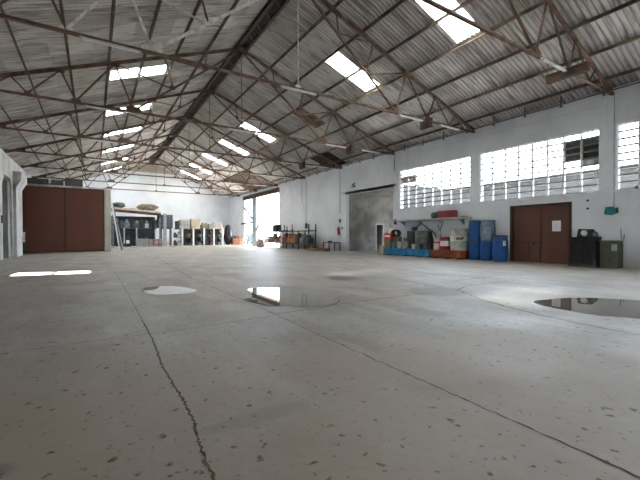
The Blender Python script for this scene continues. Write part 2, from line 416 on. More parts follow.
# ------------------------------------------------------------------ walls
def wall_x(name, x0, x1, ya, yb, za, zb, holes, m_, label):
    """wall slab in a plane of constant x with rectangular holes (y0,y1,z0,z1)"""
    mb = MB(); ys = sorted({ya, yb, *[h[0] for h in holes], *[h[1] for h in holes]})
    for a, b in zip(ys[:-1], ys[1:]):
        hs = sorted([h for h in holes if h[0] <= a+1e-6 and h[1] >= b-1e-6], key=lambda h: h[2]); z = za
        for h in hs:
            if h[2] > z: mb.box(x0, x1, a, b, z, h[2])
            z = h[3]
        if z < zb: mb.box(x0, x1, a, b, z, zb)
    return struct(name, mb, m_, label, 'wall')
WIN = [(12.03, 17.25), (6.2, 11.44), (.36, 5.62)]
Z0W, Z1W = 3.02, 5.53
holes = [(a, b, Z0W, Z1W) for a, b in WIN]+[(7.23, 9.77, 0, 2.61), (17.9, 23.25, 0, 4.55), (35.6, 46.3, 0, 6.55)]
wall_x('wall_right', XR, XR+.3, YF, YB, 0, 6.97, holes, wall_m, 'whitewashed long right wall with windows and doorways')
m = MB()      # ring beam band along the wall head
m.box(XR-.035, XR, YF, 35.6, 6.42, 6.97); m.box(XR-.035, XR, 46.3, YB, 6.42, 6.97)
struct('trim_1', m, wall_m, 'painted ring beam along the head of the right wall', 'beam')
m = MB()
for a, b in WIN: m.box(XR-.06, XR+.02, a-.08, b+.08, Z0W-.09, Z0W)
struct('trim_2', m, wall_m, 'projecting sills under the right wall windows', 'sill')

def gable(y0, y1, zlow=0):
    mb = MB(); zt = HR+.12; ze = zt-SL*(XR-XC)
    return mb.prism([(XL-.7, zlow), (XR, zlow), (XR, ze), (XC, zt), (XL-.7, zt-SL*(XC-XL+.7))], 'y', y0, y1)
zg = lambda x: HR+RO-.02-SL*abs(x-XC)
mb = MB(); mb.prism([(XL-.7, 0), (XR, 0), (XR, zg(XR)), (9.9, zg(9.9)), (3.06, zg(3.06)), (XL-.7, zg(XL-.7))], 'y', YB, YB+.3)
struct('wall_back', mb, wall_m, 'white back wall with gable', 'wall')
mb = MB(); mb.prism([(9.9, zg(9.9)), (XC, HR+RO-.02), (3.06, zg(3.06))], 'y', YB+.0, YB+.28)
struct('wall_back', mb, mat('beige_gable_boards', (.50, .43, .34), .9, 0, (.40, .33, .26), 1), 'beige boarded top of the back gable', 'wall')
# front wall behind the camera; its unseen doorway is added to light the floor
mb = MB()
for a in ((XL-.7, 5.0, 0, 6.8), (7.6, XR, 0, 6.8), (5.0, 7.6, 2.8, 6.8)): mb.box(a[0], a[1], YF-.3, YF, a[2], a[3])
mb.prism([(XL-.7, 6.8), (XR, 6.8), (XC, HR+.12)], 'y', YF-.3, YF)
struct('wall_front', mb, wall_m, 'white front wall around an added doorway', 'wall')

# left wall: recessed backing, head beam and haunched columns in front
mb = MB(); mb.box(XL-.9, XL-.6, YF, YB, 0, 5.3); mb.box(XL-.9, XL-.6, YF, 46.5, 5.3, 6.66); mb.box(XL-.9, XL-.6, 46.5, YB, 6.4, 6.66)  # high gap at the far end is added to brighten the back wall
struct('wall_left', mb, grey_wall, 'grey recessed left side wall', 'wall')
mb = MB()
def bay(y0, y1, zt, ch):   # solid part above an opening with chamfered top corners
    mb.prism([(y0, zt-ch), (y0, 6.0), (y1, 6.0), (y1, zt-ch), (y1-ch, zt), (y0+ch, zt)], 'x', XL-.35, XL)
ycol = [(-6.0, -5.4), (0, .6), (5.5, 6.2), (11.5, 12.2), (17.5, 18.2)]
mb.box(XL-.35, XL, -7, 20, 5.0, 6.0)
for a, b in ycol: mb.box(XL-.35, XL, a, b, 0, 5.0)
mb.box(XL-.35, XL, 20, 25.75, 0, 6.0)
bay(25.75, 28.55, 4.75, .55)
mb.box(XL-.35, XL, 28.55, 31.0, 0, 6.0)
mb.prism([(31.0, 4.15), (31.0, 6.0), (32.3, 6.0), (32.6, 5.4), (32.3, 4.75), (31.7, 4.75)], 'x', XL-.35, XL)
mb.box(XL, XL+.16, 28.75, 30.9, 0, 4.5); mb.prism([(XL, 3.9), (XL+.16, 4.3), (XL+.42, 4.8), (XL+.42, 5.3), (XL, 5.3)], 'y', 28.75, 30.9)
struct('wall_left', mb, mat('pale_grey_columns', (.56, .57, .57), .85, 0, (.40, .41, .41), .9, bump=.3, bscale=5), 'pale concrete columns and head beam of the left wall', 'wall')
mb = MB(); mb.box(XL-.45, XL-.36, 25.6, 29.8, 0, 5.0); mb.box(XL-.56, XL-.5, 31.0, 34.98, 0, 6.4)  # dark sheets put in for the shade inside the openings
struct('wall_left', mb, mat('opening_shade', (.05, .055, .055), .8), 'dark sheets standing in for shade inside the openings of the left wall', 'wall')
mb = MB(); mb.box(XL-.34, XL-.12, 27.95, 28.54, 0, 4.6)
struct('wall_left', mb, mat('streaked_grey_panel', (.34, .33, .32), .85, 0, (.22, .21, .20), 2, sc=(1, 1, .3)), 'grey streaked infill panel between the left columns', 'wall')

# recess (covered bay) behind the big opening of the right wall
m = MB()
yA, yBk, xO = 17.9, 23.25, 22.35
m.box(XR+.3, 20.35, yBk, yBk+.25, 0, 4.55); m.box(21.15, xO+.25, yBk, yBk+.25, 0, 4.55); m.box(20.35, 21.15, yBk, yBk+.25, 2.2, 4.55)
m.box(xO, xO+.25, yA, yBk, 0, 4.55); m.box(XR+.3, XR+3.6, yA-.25, yA, 0, 4.55); m.box(XR+3.6, xO+.25, yA-.25, yA, 3.2, 4.55)  # near side left open low down, an added gap that lights the recess
struct('wall_side', m, mat('stained_grey_render', (.34, .345, .35), .9, 0, (.19, .185, .175), .8, .35, .65, bump=.3, bscale=5), 'stained grey walls inside the recess', 'wall')
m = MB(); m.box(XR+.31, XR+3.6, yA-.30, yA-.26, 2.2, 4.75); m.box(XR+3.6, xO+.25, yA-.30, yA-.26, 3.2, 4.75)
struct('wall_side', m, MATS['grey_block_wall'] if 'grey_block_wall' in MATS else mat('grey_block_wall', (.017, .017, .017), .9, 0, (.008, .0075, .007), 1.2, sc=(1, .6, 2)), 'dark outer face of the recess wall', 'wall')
m = MB(); m.box(XR+.0, xO+.25, yA-.25, yBk+.25, 4.56, 4.75)
struct('ceiling', m, grey_wall, 'flat slab over the recess', 'ceiling')
m = MB(); m.box(XR, xO, yA, yBk, -.05, .002); m.box(20.3, 21.2, yBk, 27.5, -.05, .002)
struct('floor', m, floor_m, 'concrete floor of the recess', 'floor')
m = MB(); m.box(19.8, 20.3, yBk+.25, 27.5, 0, 2.6); m.box(21.2, 21.7, yBk+.25, 27.5, 0, 2.6); m.box(19.8, 21.7, 27.5, 27.7, 0, 2.6); m.box(19.8, 21.7, yBk+.25, 27.7, 2.6, 2.7)
struct('wall_side', m, mat('dim_corridor_wall', (.30, .29, .27), .9), 'narrow passage behind the recess doorway', 'wall')
m = MB(); m.box(20.30, 20.36, yBk-.02, yBk+.27, 0, 2.2); m.box(21.14, 21.2, yBk-.02, yBk+.27, 0, 2.2); m.box(20.3, 21.2, yBk-.02, yBk+.27, 2.2, 2.26)
struct('door_3', m, white, 'pale frame of the small doorway in the recess', 'door')
m = MB(); m.box(-.04, 0, -.80, 0, .03, 2.18)
o = m.build('open_door_leaf', palegrey, loc=(21.14, yBk+.9, 0)); tag(o, 'pale grey door leaf standing open in the recess doorway', 'door leaf')

# ------------------------------------------------------------------ roof
SKY_R = [(2.2, 3.2), (8.15, 9.2), (13.8, 14.85), (26.05, 27.1), (31.7, 32.75), (37.8, 38.8), (43.9, 44.9), (49.0, 50.0)]
SKY_L = [(19.35, 20.45), (25.55, 26.65), (31.3, 32.3), (37.6, 38.6), (44.2, 45.2), (49.3, 50.2)]
OPEN_SHEET = (19.35, 20.45)      # the left sheet that is missing: the sun comes through it
rows = [0, 1.70, 3.13, 4.50, 5.87, 7.25, 8.63, 10.0, 12.15]  # last row makes an unseen overhang, added to keep sun off the windows
PITCH, AMP = .177, .028    # corrugation; RO is the sheet height above the truss apex line
def sheet(mb, side, u0, u1, y0, y1, lift=0., n=6):
    ns = max(2, int(round((y1-y0)/PITCH*n)))
    o = []
    for u, dz in ((u0-.0, lift), (u1+.14, lift+.005)):
        for i in range(ns+1):
            y = y0+(y1-y0)*i/ns
            o.append((XC+side*u, y, HR+RO-SL*u+dz+AMP*math.sin(2*math.pi*y/PITCH)))
    fs = [(i, i+1, ns+2+i, ns+1+i) for i in range(ns)]
    mb.add(o, fs, True)
    # lower lip: visible sheet thickness
    e = [(p[0], p[1], p[2]) for p in o[ns+1:]]+[(p[0], p[1], p[2]-.012) for p in o[ns+1:]]
    mb.add(e, [(i, i+1, ns+2+i, ns+1+i) for i in range(ns)])
    e = [(p[0], p[1], p[2]) for p in o[:ns+1]]+[(p[0], p[1], p[2]-.012) for p in o[:ns+1]]
    mb.add(e, [(i, i+1, ns+2+i, ns+1+i) for i in range(ns)])
for side, skies in ((1, SKY_R), (-1, SKY_L)):
    mb = MB()
    for r in range(8):
        u0, u1 = rows[r], rows[r+1]
        ys = YF-.3; lift = .0+(.034 if r % 2 else 0)
        cuts = skies if r in (2, 3) else []
        for a, b in cuts:
            sheet(mb, side, u0-(.12 if r else 0), u1, ys, a, lift); ys = b
        sheet(mb, side, u0-(.12 if r else 0), u1, ys, YB+.3, lift)
    struct('ceiling', mb, roof_m, 'corrugated fibre-cement roof slope, %s side' % ('right' if side > 0 else 'left'), 'roof')
# ridge capping
mb = MB(); mb.prism([(XC-.32, HR+RO-.19), (XC, HR+RO-.09), (XC+.32, HR+RO-.19), (XC+.32, HR+RO-.16), (XC, HR+RO-.05), (XC-.32, HR+RO-.16)], 'y', YF-.3, YB+.3)
struct('trim_3', mb, mat('dark_ridge_cap', (.07, .06, .055), .9), 'dark capping along the ridge', 'ridge cap')
place = ['nearest', 'second nearest', 'third', 'fourth', 'fifth', 'sixth', 'seventh', 'farthest']
for side, skies in ((1, SKY_R), (-1, SKY_L)):
    vis = [s for s in skies if s[0] > 5 and s != OPEN_SHEET]
    for s in skies:
        if side < 0 and s == OPEN_SHEET: continue
        mb = MB()
        for r in (2, 3):
            sheet(mb, side, rows[r]-.12 if r == 3 else rows[r], rows[r+1]-(0 if r == 2 else .05), s[0]-.03, s[1]+.03, .032+(.02 if r == 3 else 0))
        o = mb.build('skylight', skylight_m)
        c = (XC+side*4.5, (s[0]+s[1])/2, HR+RO-SL*4.5)
        for v in o.data.vertices: v.co -= Vector(c)
        o.location = c
        i = vis.index(s) if s in vis else None
        word = 'almost overhead' if i is None else ('%s from the camera' % ['first', 'second', 'third', 'fourth', 'fifth', 'sixth', 'seventh'][i])
        tag(o, 'translucent skylight sheet in the %s roof slope, %s' % ('right' if side > 0 else 'left', word), 'skylight', 'translucent skylight sheets')
# dark rusted patches seen under the right slope
def roof_patch(u0, u1, y0, y1, label, mt):
    mb = MB(); v = []; ns = int((y1-y0)/.06)
    for u in (u0, u1):
        for i in range(ns+1):
            y = y0+(y1-y0)*i/ns; v.append((u-(u0+u1)/2, y-(y0+y1)/2, -SL*(u-(u0+u1)/2)+.02*math.sin(2*math.pi*y/.177)))
    mb.add(v, [(i, i+1, ns+2+i, ns+1+i) for i in range(ns)], True)
    o = mb.build('roof_sheet', mt); uc = (u0+u1)/2; o.location = (XC+uc, (y0+y1)/2, HR+RO-SL*uc-.055)
    tag(o, label, 'roof sheet')
dk = mat('tarry_brown_sheet', (.075, .05, .038), .9, 0, (.04, .028, .022), 2)
roof_patch(8.7, 10.55, 22.9, 25.7, 'dark rust-brown sheet under the right eave, nearer one', dk)
roof_patch(7.4, 10.5, 36.6, 43.5, 'dark rust-brown sheets under the right eave above the far gateway', dk)
roof_patch(4.55, 6.4, 19.6, 20.9, 'ochre-stained brown roof sheet in the right slope between two skylights', mat('ochre_stained_sheet', (.30, .19, .12), .9, 0, (.12, .08, .06), 2, .35, .6))

# purlins
for side in (1, -1):
    for i, u in enumerate([1.70, 3.13, 4.50, 5.87, 7.25, 8.63, 10.0]):
        mb = MB(); z = HR-SL*u+.185; x = XC+side*u
        mb.box(-.01, .01, YF+.02, YB-.02, -.045, .045); mb.box(-.055, .01, YF+.02, YB-.02, .038, .048); mb.box(-.01, .045, YF+.02, YB-.02, -.047, -.037)
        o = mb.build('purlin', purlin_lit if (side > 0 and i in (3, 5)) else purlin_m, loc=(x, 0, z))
        ordn = ['first', 'second', 'third', 'fourth', 'fifth', 'sixth', 'seventh'][i]
        tag(o, 'long steel purlin under the %s roof slope, %s below the ridge' % ('right' if side > 0 else 'left', ordn), 'purlin', 'roof purlins')
for side in (1, -1):
    mb = MB(); mb.box(-.015, .015, YF+.02, YB-.02, -.13, .10); mb.box(-.06, .06, YF+.02, YB-.02, -.145, -.125)
    o = mb.build('ridge_purlin', frame_dark, loc=(XC+side*.25, 0, HR+.07))
    tag(o, 'heavy dark ridge purlin on the %s side of the peak' % ('right' if side > 0 else 'left'), 'purlin')
mb = MB(); y = YF+.2
while y < YB-1: mb.beam((XC-.24, y, HR-.05), (XC+.24, y+.5, HR-.05), .05, .02); mb.beam((XC+.24, y+.5, HR-.05), (XC-.24, y+1, HR-.05), .05, .02); y += 1
o = mb.build('ridge_lacing', frame_dark); tag(o, 'zigzag lacing bars between the two ridge purlins', 'bracing')

# ------------------------------------------------------------------ roof trusses
HS = XR-XC
truss = thing('roof_truss', '', 'roof truss', (XC, YT[0], 0), group='steel roof trusses')
def T(name, a, b, w, mt=steel):
    mb = MB(); mb.tee((a[0], 0, a[1]), (b[0], 0, b[1]), w); return mb.build(name, mt, truss)
def G(x, z, w, h, mt=steel):
    mb = MB(); mb.prism([(x-w/2, z-h*.35), (x+w/2, z-h*.35), (x+w/2, z+h*.2), (x+w*.25, z+h/2), (x-w*.25, z+h/2), (x-w/2, z+h*.2)], 'y', -.012, .012)
    return mb.build('gusset_plate', mt, truss)
N1, N2, N3 = 4.95, 7.05, 9.2
for s in (1, -1):
    ue = HS-.02 if s > 0 else HS+.57
    T('top_chord', (0, HR), (s*ue, rz_(ue)+.04), .13)
    T('main_diagonal', (0, HR-.08), (s*N1, ZT+.05), .075)
    T('strut', (s*1.75, rz_(1.75)), (s*1.85, 9.35), .045)
    T('strut', (s*2.0, 9.36), (s*3.65, rz_(3.65)), .04)
    T('strut', (s*3.65, rz_(3.65)), (s*3.3, 8.15), .05)
    T('strut', (s*3.4, 8.08), (s*5.65, rz_(5.65)), .05)
    T('strut', (s*5.65, rz_(5.65)), (s*N1, ZT+.06), .06)
    T('strut', (s*5.65, rz_(5.65)), (s*N2, ZT+.06), .06)
    T('strut', (s*7.55, rz_(7.55)), (s*N2, ZT+.06), .05)
    T('strut', (s*7.55, rz_(7.55)), (s*8.6, ZT+.05), .045)
    T('strut', (s*8.6, ZT+.05), (s*9.1, rz_(9.1)), .04)
    T('strut', (s*9.1, rz_(9.1)), (s*9.75, ZT+.05), .04)
    for x, z, w, h in ((s*N1, ZT+.09, .62, .30), (s*N2, ZT+.06, .34, .22), (s*5.65, rz_(5.65)-.06, .34, .2), (s*7.55, rz_(7.55)-.05, .26, .18),
                       (s*1.85, 9.37, .24, .2), (s*3.35, 8.14, .26, .22), (s*(HS-.25), ZT+.1, .5, .24), (s*8.6, ZT+.05, .22, .16)): G(x, z, w, h)
G(0, HR-.12, .6, .34); G(0, ZT+.04, .26, .2)
T('bottom_tie', (-HS-.57, ZT), (HS-.02, ZT), .085)
mb = MB(); mb.tube([(0, 0, HR-.1), (0, 0, ZT)], .022, 8); mb.build('king_rod', steel, truss)
def truss_label(k): return 'rusty steel roof truss spanning the hall, %s to the camera' % {0: 'nearest', 1: 'second nearest', 2: 'third nearest', 3: 'fourth nearest', 4: 'fifth nearest', 5: 'sixth nearest', 6: 'seventh nearest'}.get(k, 'last, closest to the back wall and farthest')
truss['label'] = truss_label(0)
trs = [truss]
for k in range(1, 8): trs.append(copy_tree(truss, loc=(XC, YT[k], 0), label=truss_label(k).replace('farthest to the camera', 'farthest from the camera')))
trs[0]['label'] = 'rusty steel roof truss nearest to the camera, only its right end in view'
trs[7]['label'] = 'rusty steel roof truss closest to the back wall, the farthest one'
for c in trs[1].children:      # pale members on the left half of the second truss
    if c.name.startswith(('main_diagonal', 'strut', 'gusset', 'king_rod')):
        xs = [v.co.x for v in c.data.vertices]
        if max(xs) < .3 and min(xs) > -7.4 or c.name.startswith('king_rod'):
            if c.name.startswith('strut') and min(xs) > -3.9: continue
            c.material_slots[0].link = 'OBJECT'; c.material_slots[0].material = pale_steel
# boxed splice on the tie ends
for k, (L_, h_) in {0: (1.25, .26), 1: (.6, .42), 2: (.6, .42), 3: (.6, .42)}.items():
    mb = MB(); mb.box(-.09, .09, -L_/2, L_/2, -h_/2, h_/2); mb.box(-.13, .13, -L_/2, L_/2, h_/2-.02, h_/2+.01)
    o = mb.build('splice_box', dark_rust, loc=(XC+N2-.12, YT[k], ZT-.12-h_/2+.16))
    tag(o, 'rusty steel box hanging across the tie at the right of the %s roof truss' % ['nearest', 'second nearest', 'third nearest', 'fourth nearest'][k], 'bracket', 'rusty boxes on the truss ties')

# fluorescent fittings under the ties
def light_fitting(loc, label):
    t = thing('fluorescent_light', label, 'ceiling light', loc, group='fluorescent fittings under the trusses')
    mb = MB(); mb.prism([(-.045, 0), (-.025, .045), (.025, .045), (.045, 0)], 'x', -.75, .75)
    hs = mb.build('housing', white, t)
    for s in (-.035, .035):
        b = MB(); b.tube([(-.7, s*.7, -.016), (.7, s*.7, -.016)], .014, 8); b.build('tube', tube_m, t)
    b = MB()
    for x in (-.71, .71): b.box(x-.02, x+.02, -.045, .045, -.035, 0)
    b.build('lamp_holder', palegrey, t); return t
LX = [.47, 6.45, 12.3, 15.0]; LN = ['far left', 'centre-left', 'centre-right', 'right end']
ordk = ['nearest', 'second nearest', 'third nearest', 'fourth nearest', 'fifth nearest', 'sixth nearest', 'seventh nearest', 'farthest']
lf = None
for k in range(8):
    for i, x in enumerate(LX):
        if k == 0 and i != 2: continue
        lab = 'white fluorescent light under the %s roof truss, at its %s' % (ordk[k], ['left part', 'middle under the peak', 'right part', 'right end by the wall'][i])
        loc = (x, YT[k]-.10, ZT-.125)
        if lf is None: lf = light_fitting(loc, lab)
        else: copy_tree(lf, loc=loc, label=lab)

# eave pipe with hangers, cables down the wall
p = thing('eave_pipe', 'thin dark pipe running along the head of the right wall on hangers', 'pipe', (XR-.06, 0, 6.9))
mb = MB(); mb.tube([(0, YF+.3, 0), (0, YB-.3, 0)], .022, 8); mb.build('pipe_run', darkgrey, p)
y = 1.4; hb = None
while y < 35:
    if hb is None:
        b = MB(); b.box(-.40, -.37, -.015, .015, -.22, .22); b.box(-.42, -.35, -.05, .05, -.24, -.21); b.box(-.40, .0, -.012, .012, .0, .02); hb = b.build('hanger', darkgrey, p, (0, y, 0))
    else:
        c = hb.copy(); col.objects.link(c); c.parent = p; c.location = (0, y, 0)
    y += 1.5
for y, z0, lab in ((5.70, 2.38, 'thin conduit dropping down the right wall to the teal box'), (17.72, 5.6, 'thin dark pipe dropping beside the window end near the recess'), (24.05, 3.1, 'thin dark cable down the wall left of the recess'),
                   (29.6, 2.3, 'thin cable down the wall above the long rack'), (30.4, 4.4, 'short thin cable down the wall above the long rack, beside a longer one')):
    mb = MB(); mb.tube([(XR-.03, y, z0), (XR-.03, y, 6.75), (XR-.35, y+.02, 6.8)], .018, 6)
    o = mb.build('wall_conduit', darkgrey if z0 != 2.38 else palegrey); tag(o, lab, 'conduit')

# ------------------------------------------------------------------ windows
def window(n, y0, y1):
    o = MB(); w = (y1-y0)
    x0, x1 = XR+.06, XR+.15
    for i in range(9):
        y = y0+w*i/8; o.box(x0, x1, max(y0, y-.034), min(y1, y+.034), Z0W, Z1W)
    o.build('window_frame', white, None).name = 'window_frame'
    fr = col.objects[-1]; o = MB()
    for i in range(10):
        z = Z0W+(Z1W-Z0W)*i/9; o.box(x0+.01, x1-.01, y0, y1, max(Z0W, z-.034), min(Z1W, z+.034))
    e = bpy.data.objects.new('window_%d' % n, None); col.objects.link(e); e['kind'] = 'structure'; e['label'] = 'white gridded steel window in the right wall'
    e.location = (0, 0, 0)
    fr.parent = e; fr['kind'] = 'structure'
    o.build('glazing_bar', mat('shaded_bar', (.22, .22, .22), .6), fr)  # horizontal bars greyed, shade of their undersides put into the colour
    g = MB(); g.box(XR+.10, XR+.106, y0+.01, y1-.01, Z0W+.01, Z1W-.01); g.build('glass', glass_m, e)
    return e
for i, (a, b) in enumerate(WIN): window(i+1, a, b); portal(XR+.2, (a+b)/2, (Z0W+Z1W)/2, b-a, Z1W-Z0W, (-1, 0, 0))
# ventilation grille in window 2 and rusty panes in window 1
def vent(y0, y1, r0, r1, mt, lab, fan=False):
    dz = (Z1W-Z0W)/9; za, zb = Z0W+dz*r0, Z0W+dz*r1
    t = thing('vent_grille', lab, 'vent', (XR+.18, (y0+y1)/2, za))
    mb = MB(); w = (y1-y0)/2; mb.box(0, .03, -w, -w+.05, 0, zb-za); mb.box(0, .03, w-.05, w, 0, zb-za); mb.box(.02, .03, -w, w, 0, zb-za); mb.build('grille_frame', mt, t)
    n = int((zb-za)/.085); mb = MB()
    for i in range(n): z = .03+i*.085; mb.add([(-.0, -w, z), (-.0, w, z), (.03, w, z+.06), (.03, -w, z+.06)], [(0, 1, 2, 3)])
    mb.build('louvre_blades', mt, t); return t
dw = (11.44-6.2)/8
vent(6.22, 6.2+2*dw, 5, 8, mat('dark_louvre', (.05, .045, .05), .6, 0, (.09, .08, .08), 5), 'dark louvred vent behind the right end of the middle window')
vent(6.22, 6.2+dw, 3.9, 5, palegrey, 'pale grey vent panel behind the middle window, below the dark louvres')
mb = MB(); mb.lathe([(.12, 0), (.12, .03), (.10, .03)], ax='x', n=20); o = mb.build('round_vent_cowl', white, loc=(XR+.16, 6.56, 4.25)); tag(o, 'round white cowl below the dark louvres of the middle window', 'vent')
d1 = (17.25-12.03)/8
vent(17.25-2*d1, 17.23, 6.2, 7.7, mat('rusty_pane', (.40, .17, .09), .8, 0, (.62, .45, .34), 5, .35, .6), 'rust-brown sheet behind the far top corner of the farther window')

# ------------------------------------------------------------------ doors
# brown plank door in the right wall
d = bpy.data.objects.new('door_1', None); col.objects.link(d); d['kind'] = 'structure'; d['label'] = 'brown steel double door with wicket in the right wall'; d['category'] = 'door'
m = MB(); m.box(XR-.03, XR+.2, 7.16, 7.26, 0, 2.66); m.box(XR-.03, XR+.2, 9.70, 9.82, 0, 2.66); m.box(XR-.03, XR+.2, 7.16, 9.82, 2.58, 2.68); m.build('door_frame', frame_dark, d)
m = MB(); m.box(XR+.10, XR+.15, 7.26, 8.44, .0, 2.58); m.box(XR+.085, XR+.10, 7.28, 8.42, .05, .16); m.build('door_leaf', door_m, d)
m = MB(); m.box(XR+.10, XR+.15, 8.45, 9.70, .95, 2.58); lf1 = m.build('door_leaf', door_m, d)
m = MB(); m.box(XR+.09, XR+.15, 8.45, 9.70, .0, .925); wk = m.build('wicket', door_m, d)
m = MB(); m.box(XR+.075, XR+.10, 8.45, 9.68, .905, .945); m.box(XR+.075, XR+.1, 8.44, 8.47, .03, .93); m.box(XR+.075, XR+.1, 8.95, 8.975, .05, .91); m.build('strap', frame_dark, wk)
m = MB(); m.box(XR+.05, XR+.09, 8.72, 8.80, .82, .93); m.build('padlock', black, wk)
m = MB(); m.box(XR+.092, XR+.10, 7.62, 7.97, 1.43, 1.90); ppr = m.build('paper_notice', mat('notice_paper', (.78, .80, .84), .7, 0, (.72, .74, .78)))
tag(ppr, 'white paper notice stuck on the brown door in the right wall', 'notice')
m = MB()
for i in range(5): m.box(XR+.090, XR+.0925, 7.70, 7.89-.03*(i % 2), 1.78-i*.06, 1.79-i*.06)
m.build('printed_lines', mat('grey_print', (.35, .38, .48), .8), ppr)
m = MB(); m.box(XR+.3, XR+.34, 7.1, 9.9, 0, 2.8); struct('door_1', m, door_m)

# big red-brown double door in the left partition
d = bpy.data.objects.new('door_2', None); col.objects.link(d); d['kind'] = 'structure'; d['label'] = 'tall red-brown steel double door in the left partition'; d['category'] = 'door'
YP = 35.0
for s in (0, 1):
    x0 = -4.56+s*2.64; m = MB(); m.box(x0, x0+2.62, YP, YP+.06, .06, 5.14)
    for q in range(6): m.box(x0+.04+q*.51, x0+.055+q*.51, YP-.012, YP, .1, 5.1)
    lf2 = m.build('door_leaf', bigdoor_m, d)
    if s == 0:
        m = MB(); m.box(-2.10, -2.0, YP-.05, YP, .35, .55); m.build('latch', dark_rust, lf2)
m = MB(); m.box(-1.98, -1.88, YP-.03, YP, .06, 5.14); m.build('cover_strip', frame_dark, d)
m = MB(); m.box(-4.7, .76, YP-.08, YP+.12, 5.16, 5.30); m.build('door_track', palegrey, d)
m = MB(); m.box(.75, 1.22, YP-.05, YP+.4, 0, 5.12)
struct('wall_partition', m, mat('cream_pillar', (.55, .54, .50), .85, 0, (.42, .40, .36), 1.5, sc=(1, 1, .3)), 'pale pillar at the right of the tall red-brown door', 'pillar')
m = MB(); m.box(.98, 1.2, YP+.4, YB, 0, 5.0); m.box(-4.8, -4.62, YP, YP+.2, 0, 5.3)
struct('wall_partition', m, wall_m, 'side wall of the partitioned room', 'wall')
m = MB(); m.box(-4.8, 1.2, YP+.05, YB, 5.02, 5.16)
struct('ceiling', m, concrete, 'flat roof of the partitioned room', 'ceiling')
for x0, x1, h, lab in ((-4.3, -3.0, .62, 'dark cabinet on the partition roof, leftmost of three'), (-2.85, -2.05, .58, 'small dark cabinet on the partition roof, middle of three'), (-1.95, -.75, .72, 'dark grey-green cabinet on the partition roof, rightmost of three')):
    t = thing('storage_cabinet', lab, 'cabinet', ((x0+x1)/2, YP+.55, 5.16), group='cabinets on the partition roof'); w = (x1-x0)/2
    m = MB(); m.box(-w, w, -.25, .3, 0, h); m.build('cabinet_body', darkgrey, t)
    m = MB(); m.box(-w+.03, -.01, -.27, -.25, .04, h-.04); m.box(.01, w-.03, -.27, -.25, .04, h-.04); m.build('cabinet_door', mat('dark_green_grey', (.10, .11, .10), .7), t)
# oddments between left columns and door
m = MB(); m.box(-4.70, -4.64, 33.9, 34.5, 2.6, 3.5); o = m.build('warning_sign', yellow); tag(o, 'yellow sign board on the left wall beside the tall red-brown door', 'sign')
m = MB(); m.rbox(-4.62+.16, 34.2, 0, .26, .6, .85, 0, .03); o = m.build('waste_container', black); tag(o, 'narrow black container left of the tall red-brown door', 'container')
m = MB(); m.rbox(-4.62+.16, 34.2, .85, .24, .5, .75, 0, .03); o = m.build('carton', white); tag(o, 'white carton on the narrow black container left of the tall door', 'box')
m = MB(); m.rbox(XL-.06, 24.6, 2.0, .10, .3, .42, 0, .02); o = m.build('switch_box', darkgrey, loc=(0.1, 1.35, 0)); o.location=(.06,.9,0); tag(o, 'small dark switch box on the left wall column', 'electrical box')

# ------------------------------------------------------------------ far gateway in the right wall
m = MB(); m.box(XR-.12, XR+.34, 35.4, 46.5, 6.05, 6.55); m.box(XR-.2, XR-.12, 35.4, 46.5, 6.4, 6.46)
struct('trim_4', m, dark_rust, 'rust-brown lintel beam over the far gateway', 'lintel')
t = thing('gate_post', 'pale blue-white steel post in the far gateway with bracket arms', 'post', (XR+.0, 42.5, 0))
m = MB(); m.box(-.12, .12, -.65, .65, 0, 6.05); m.build('post', mat('pale_blue_paint', (.42, .52, .60), .6), t)
m = MB(); m.box(-.13, .13, .45, .66, 0, 6.04); m.build('blue_edge_strip', mat('sky_blue_paint', (.25, .45, .62), .5), t)
for a, b in (((-.1, .6, 3.4), (-.1, 3.4, 5.0)), ((-.1, .6, 3.0), (-.1, 4.6, 2.9)), ((-.1, -.6, 1.9), (-.1, -2.6, 3.6))):
    m = MB(); m.beam(a, b, .14, .22); m.build('bracket_arm', darkgrey, t)
t = thing('sliding_gate_rail', 'thin dark upright and rail standing in the far gateway near its right jamb', 'rail', (XR+.2, 36.6, 0))
m = MB(); m.box(-.05, .05, -.06, .06, 0, 6.05); m.build('upright', midgrey, t)
m = MB(); m.box(-.03, .03, 0, 5, 5.3, 5.38); m.build('rail', palegrey, t)
t = thing('parked_trailer', 'grey trailer parked outside the far gateway', 'trailer', (18.5, 48.0, 0))
m = MB(); m.rbox(0, 0, .4, 1.2, 2.2, 1.3, 0, .15); m.build('body', darkgrey, t)
for x, y in ((-.55, -.7), (.55, -.7), (-.55, .7), (.55, .7)):
    m = MB(); m.lathe([(.1, -.09), (.34, -.09), (.36, 0), (.34, .09), (.1, .09)], x, y, .36, 18, ax='x'); m.build('wheel', black, t)

# neighbour building outside
mb = MB()
mb.box(27, 34, -25, 29, 0, 5.2)
for i in range(13): mb.box(26.97, 27, -25, 29, .3+i*.4, .33+i*.4)
o = mb.build('neighbour_building', mat('grey_block_wall', (.017, .017, .017), .9, 0, (.008, .0075, .007), 1.2, sc=(1, .6, 2))); tag(o, 'low grey neighbouring building seen through the windows', 'building')
mb = MB(); mb.box(26.6, 34.4, -25.3, 29.3, 5.2, 5.4); mb.build('parapet', mat('dark_parapet', (.007, .008, .010), .8), o)

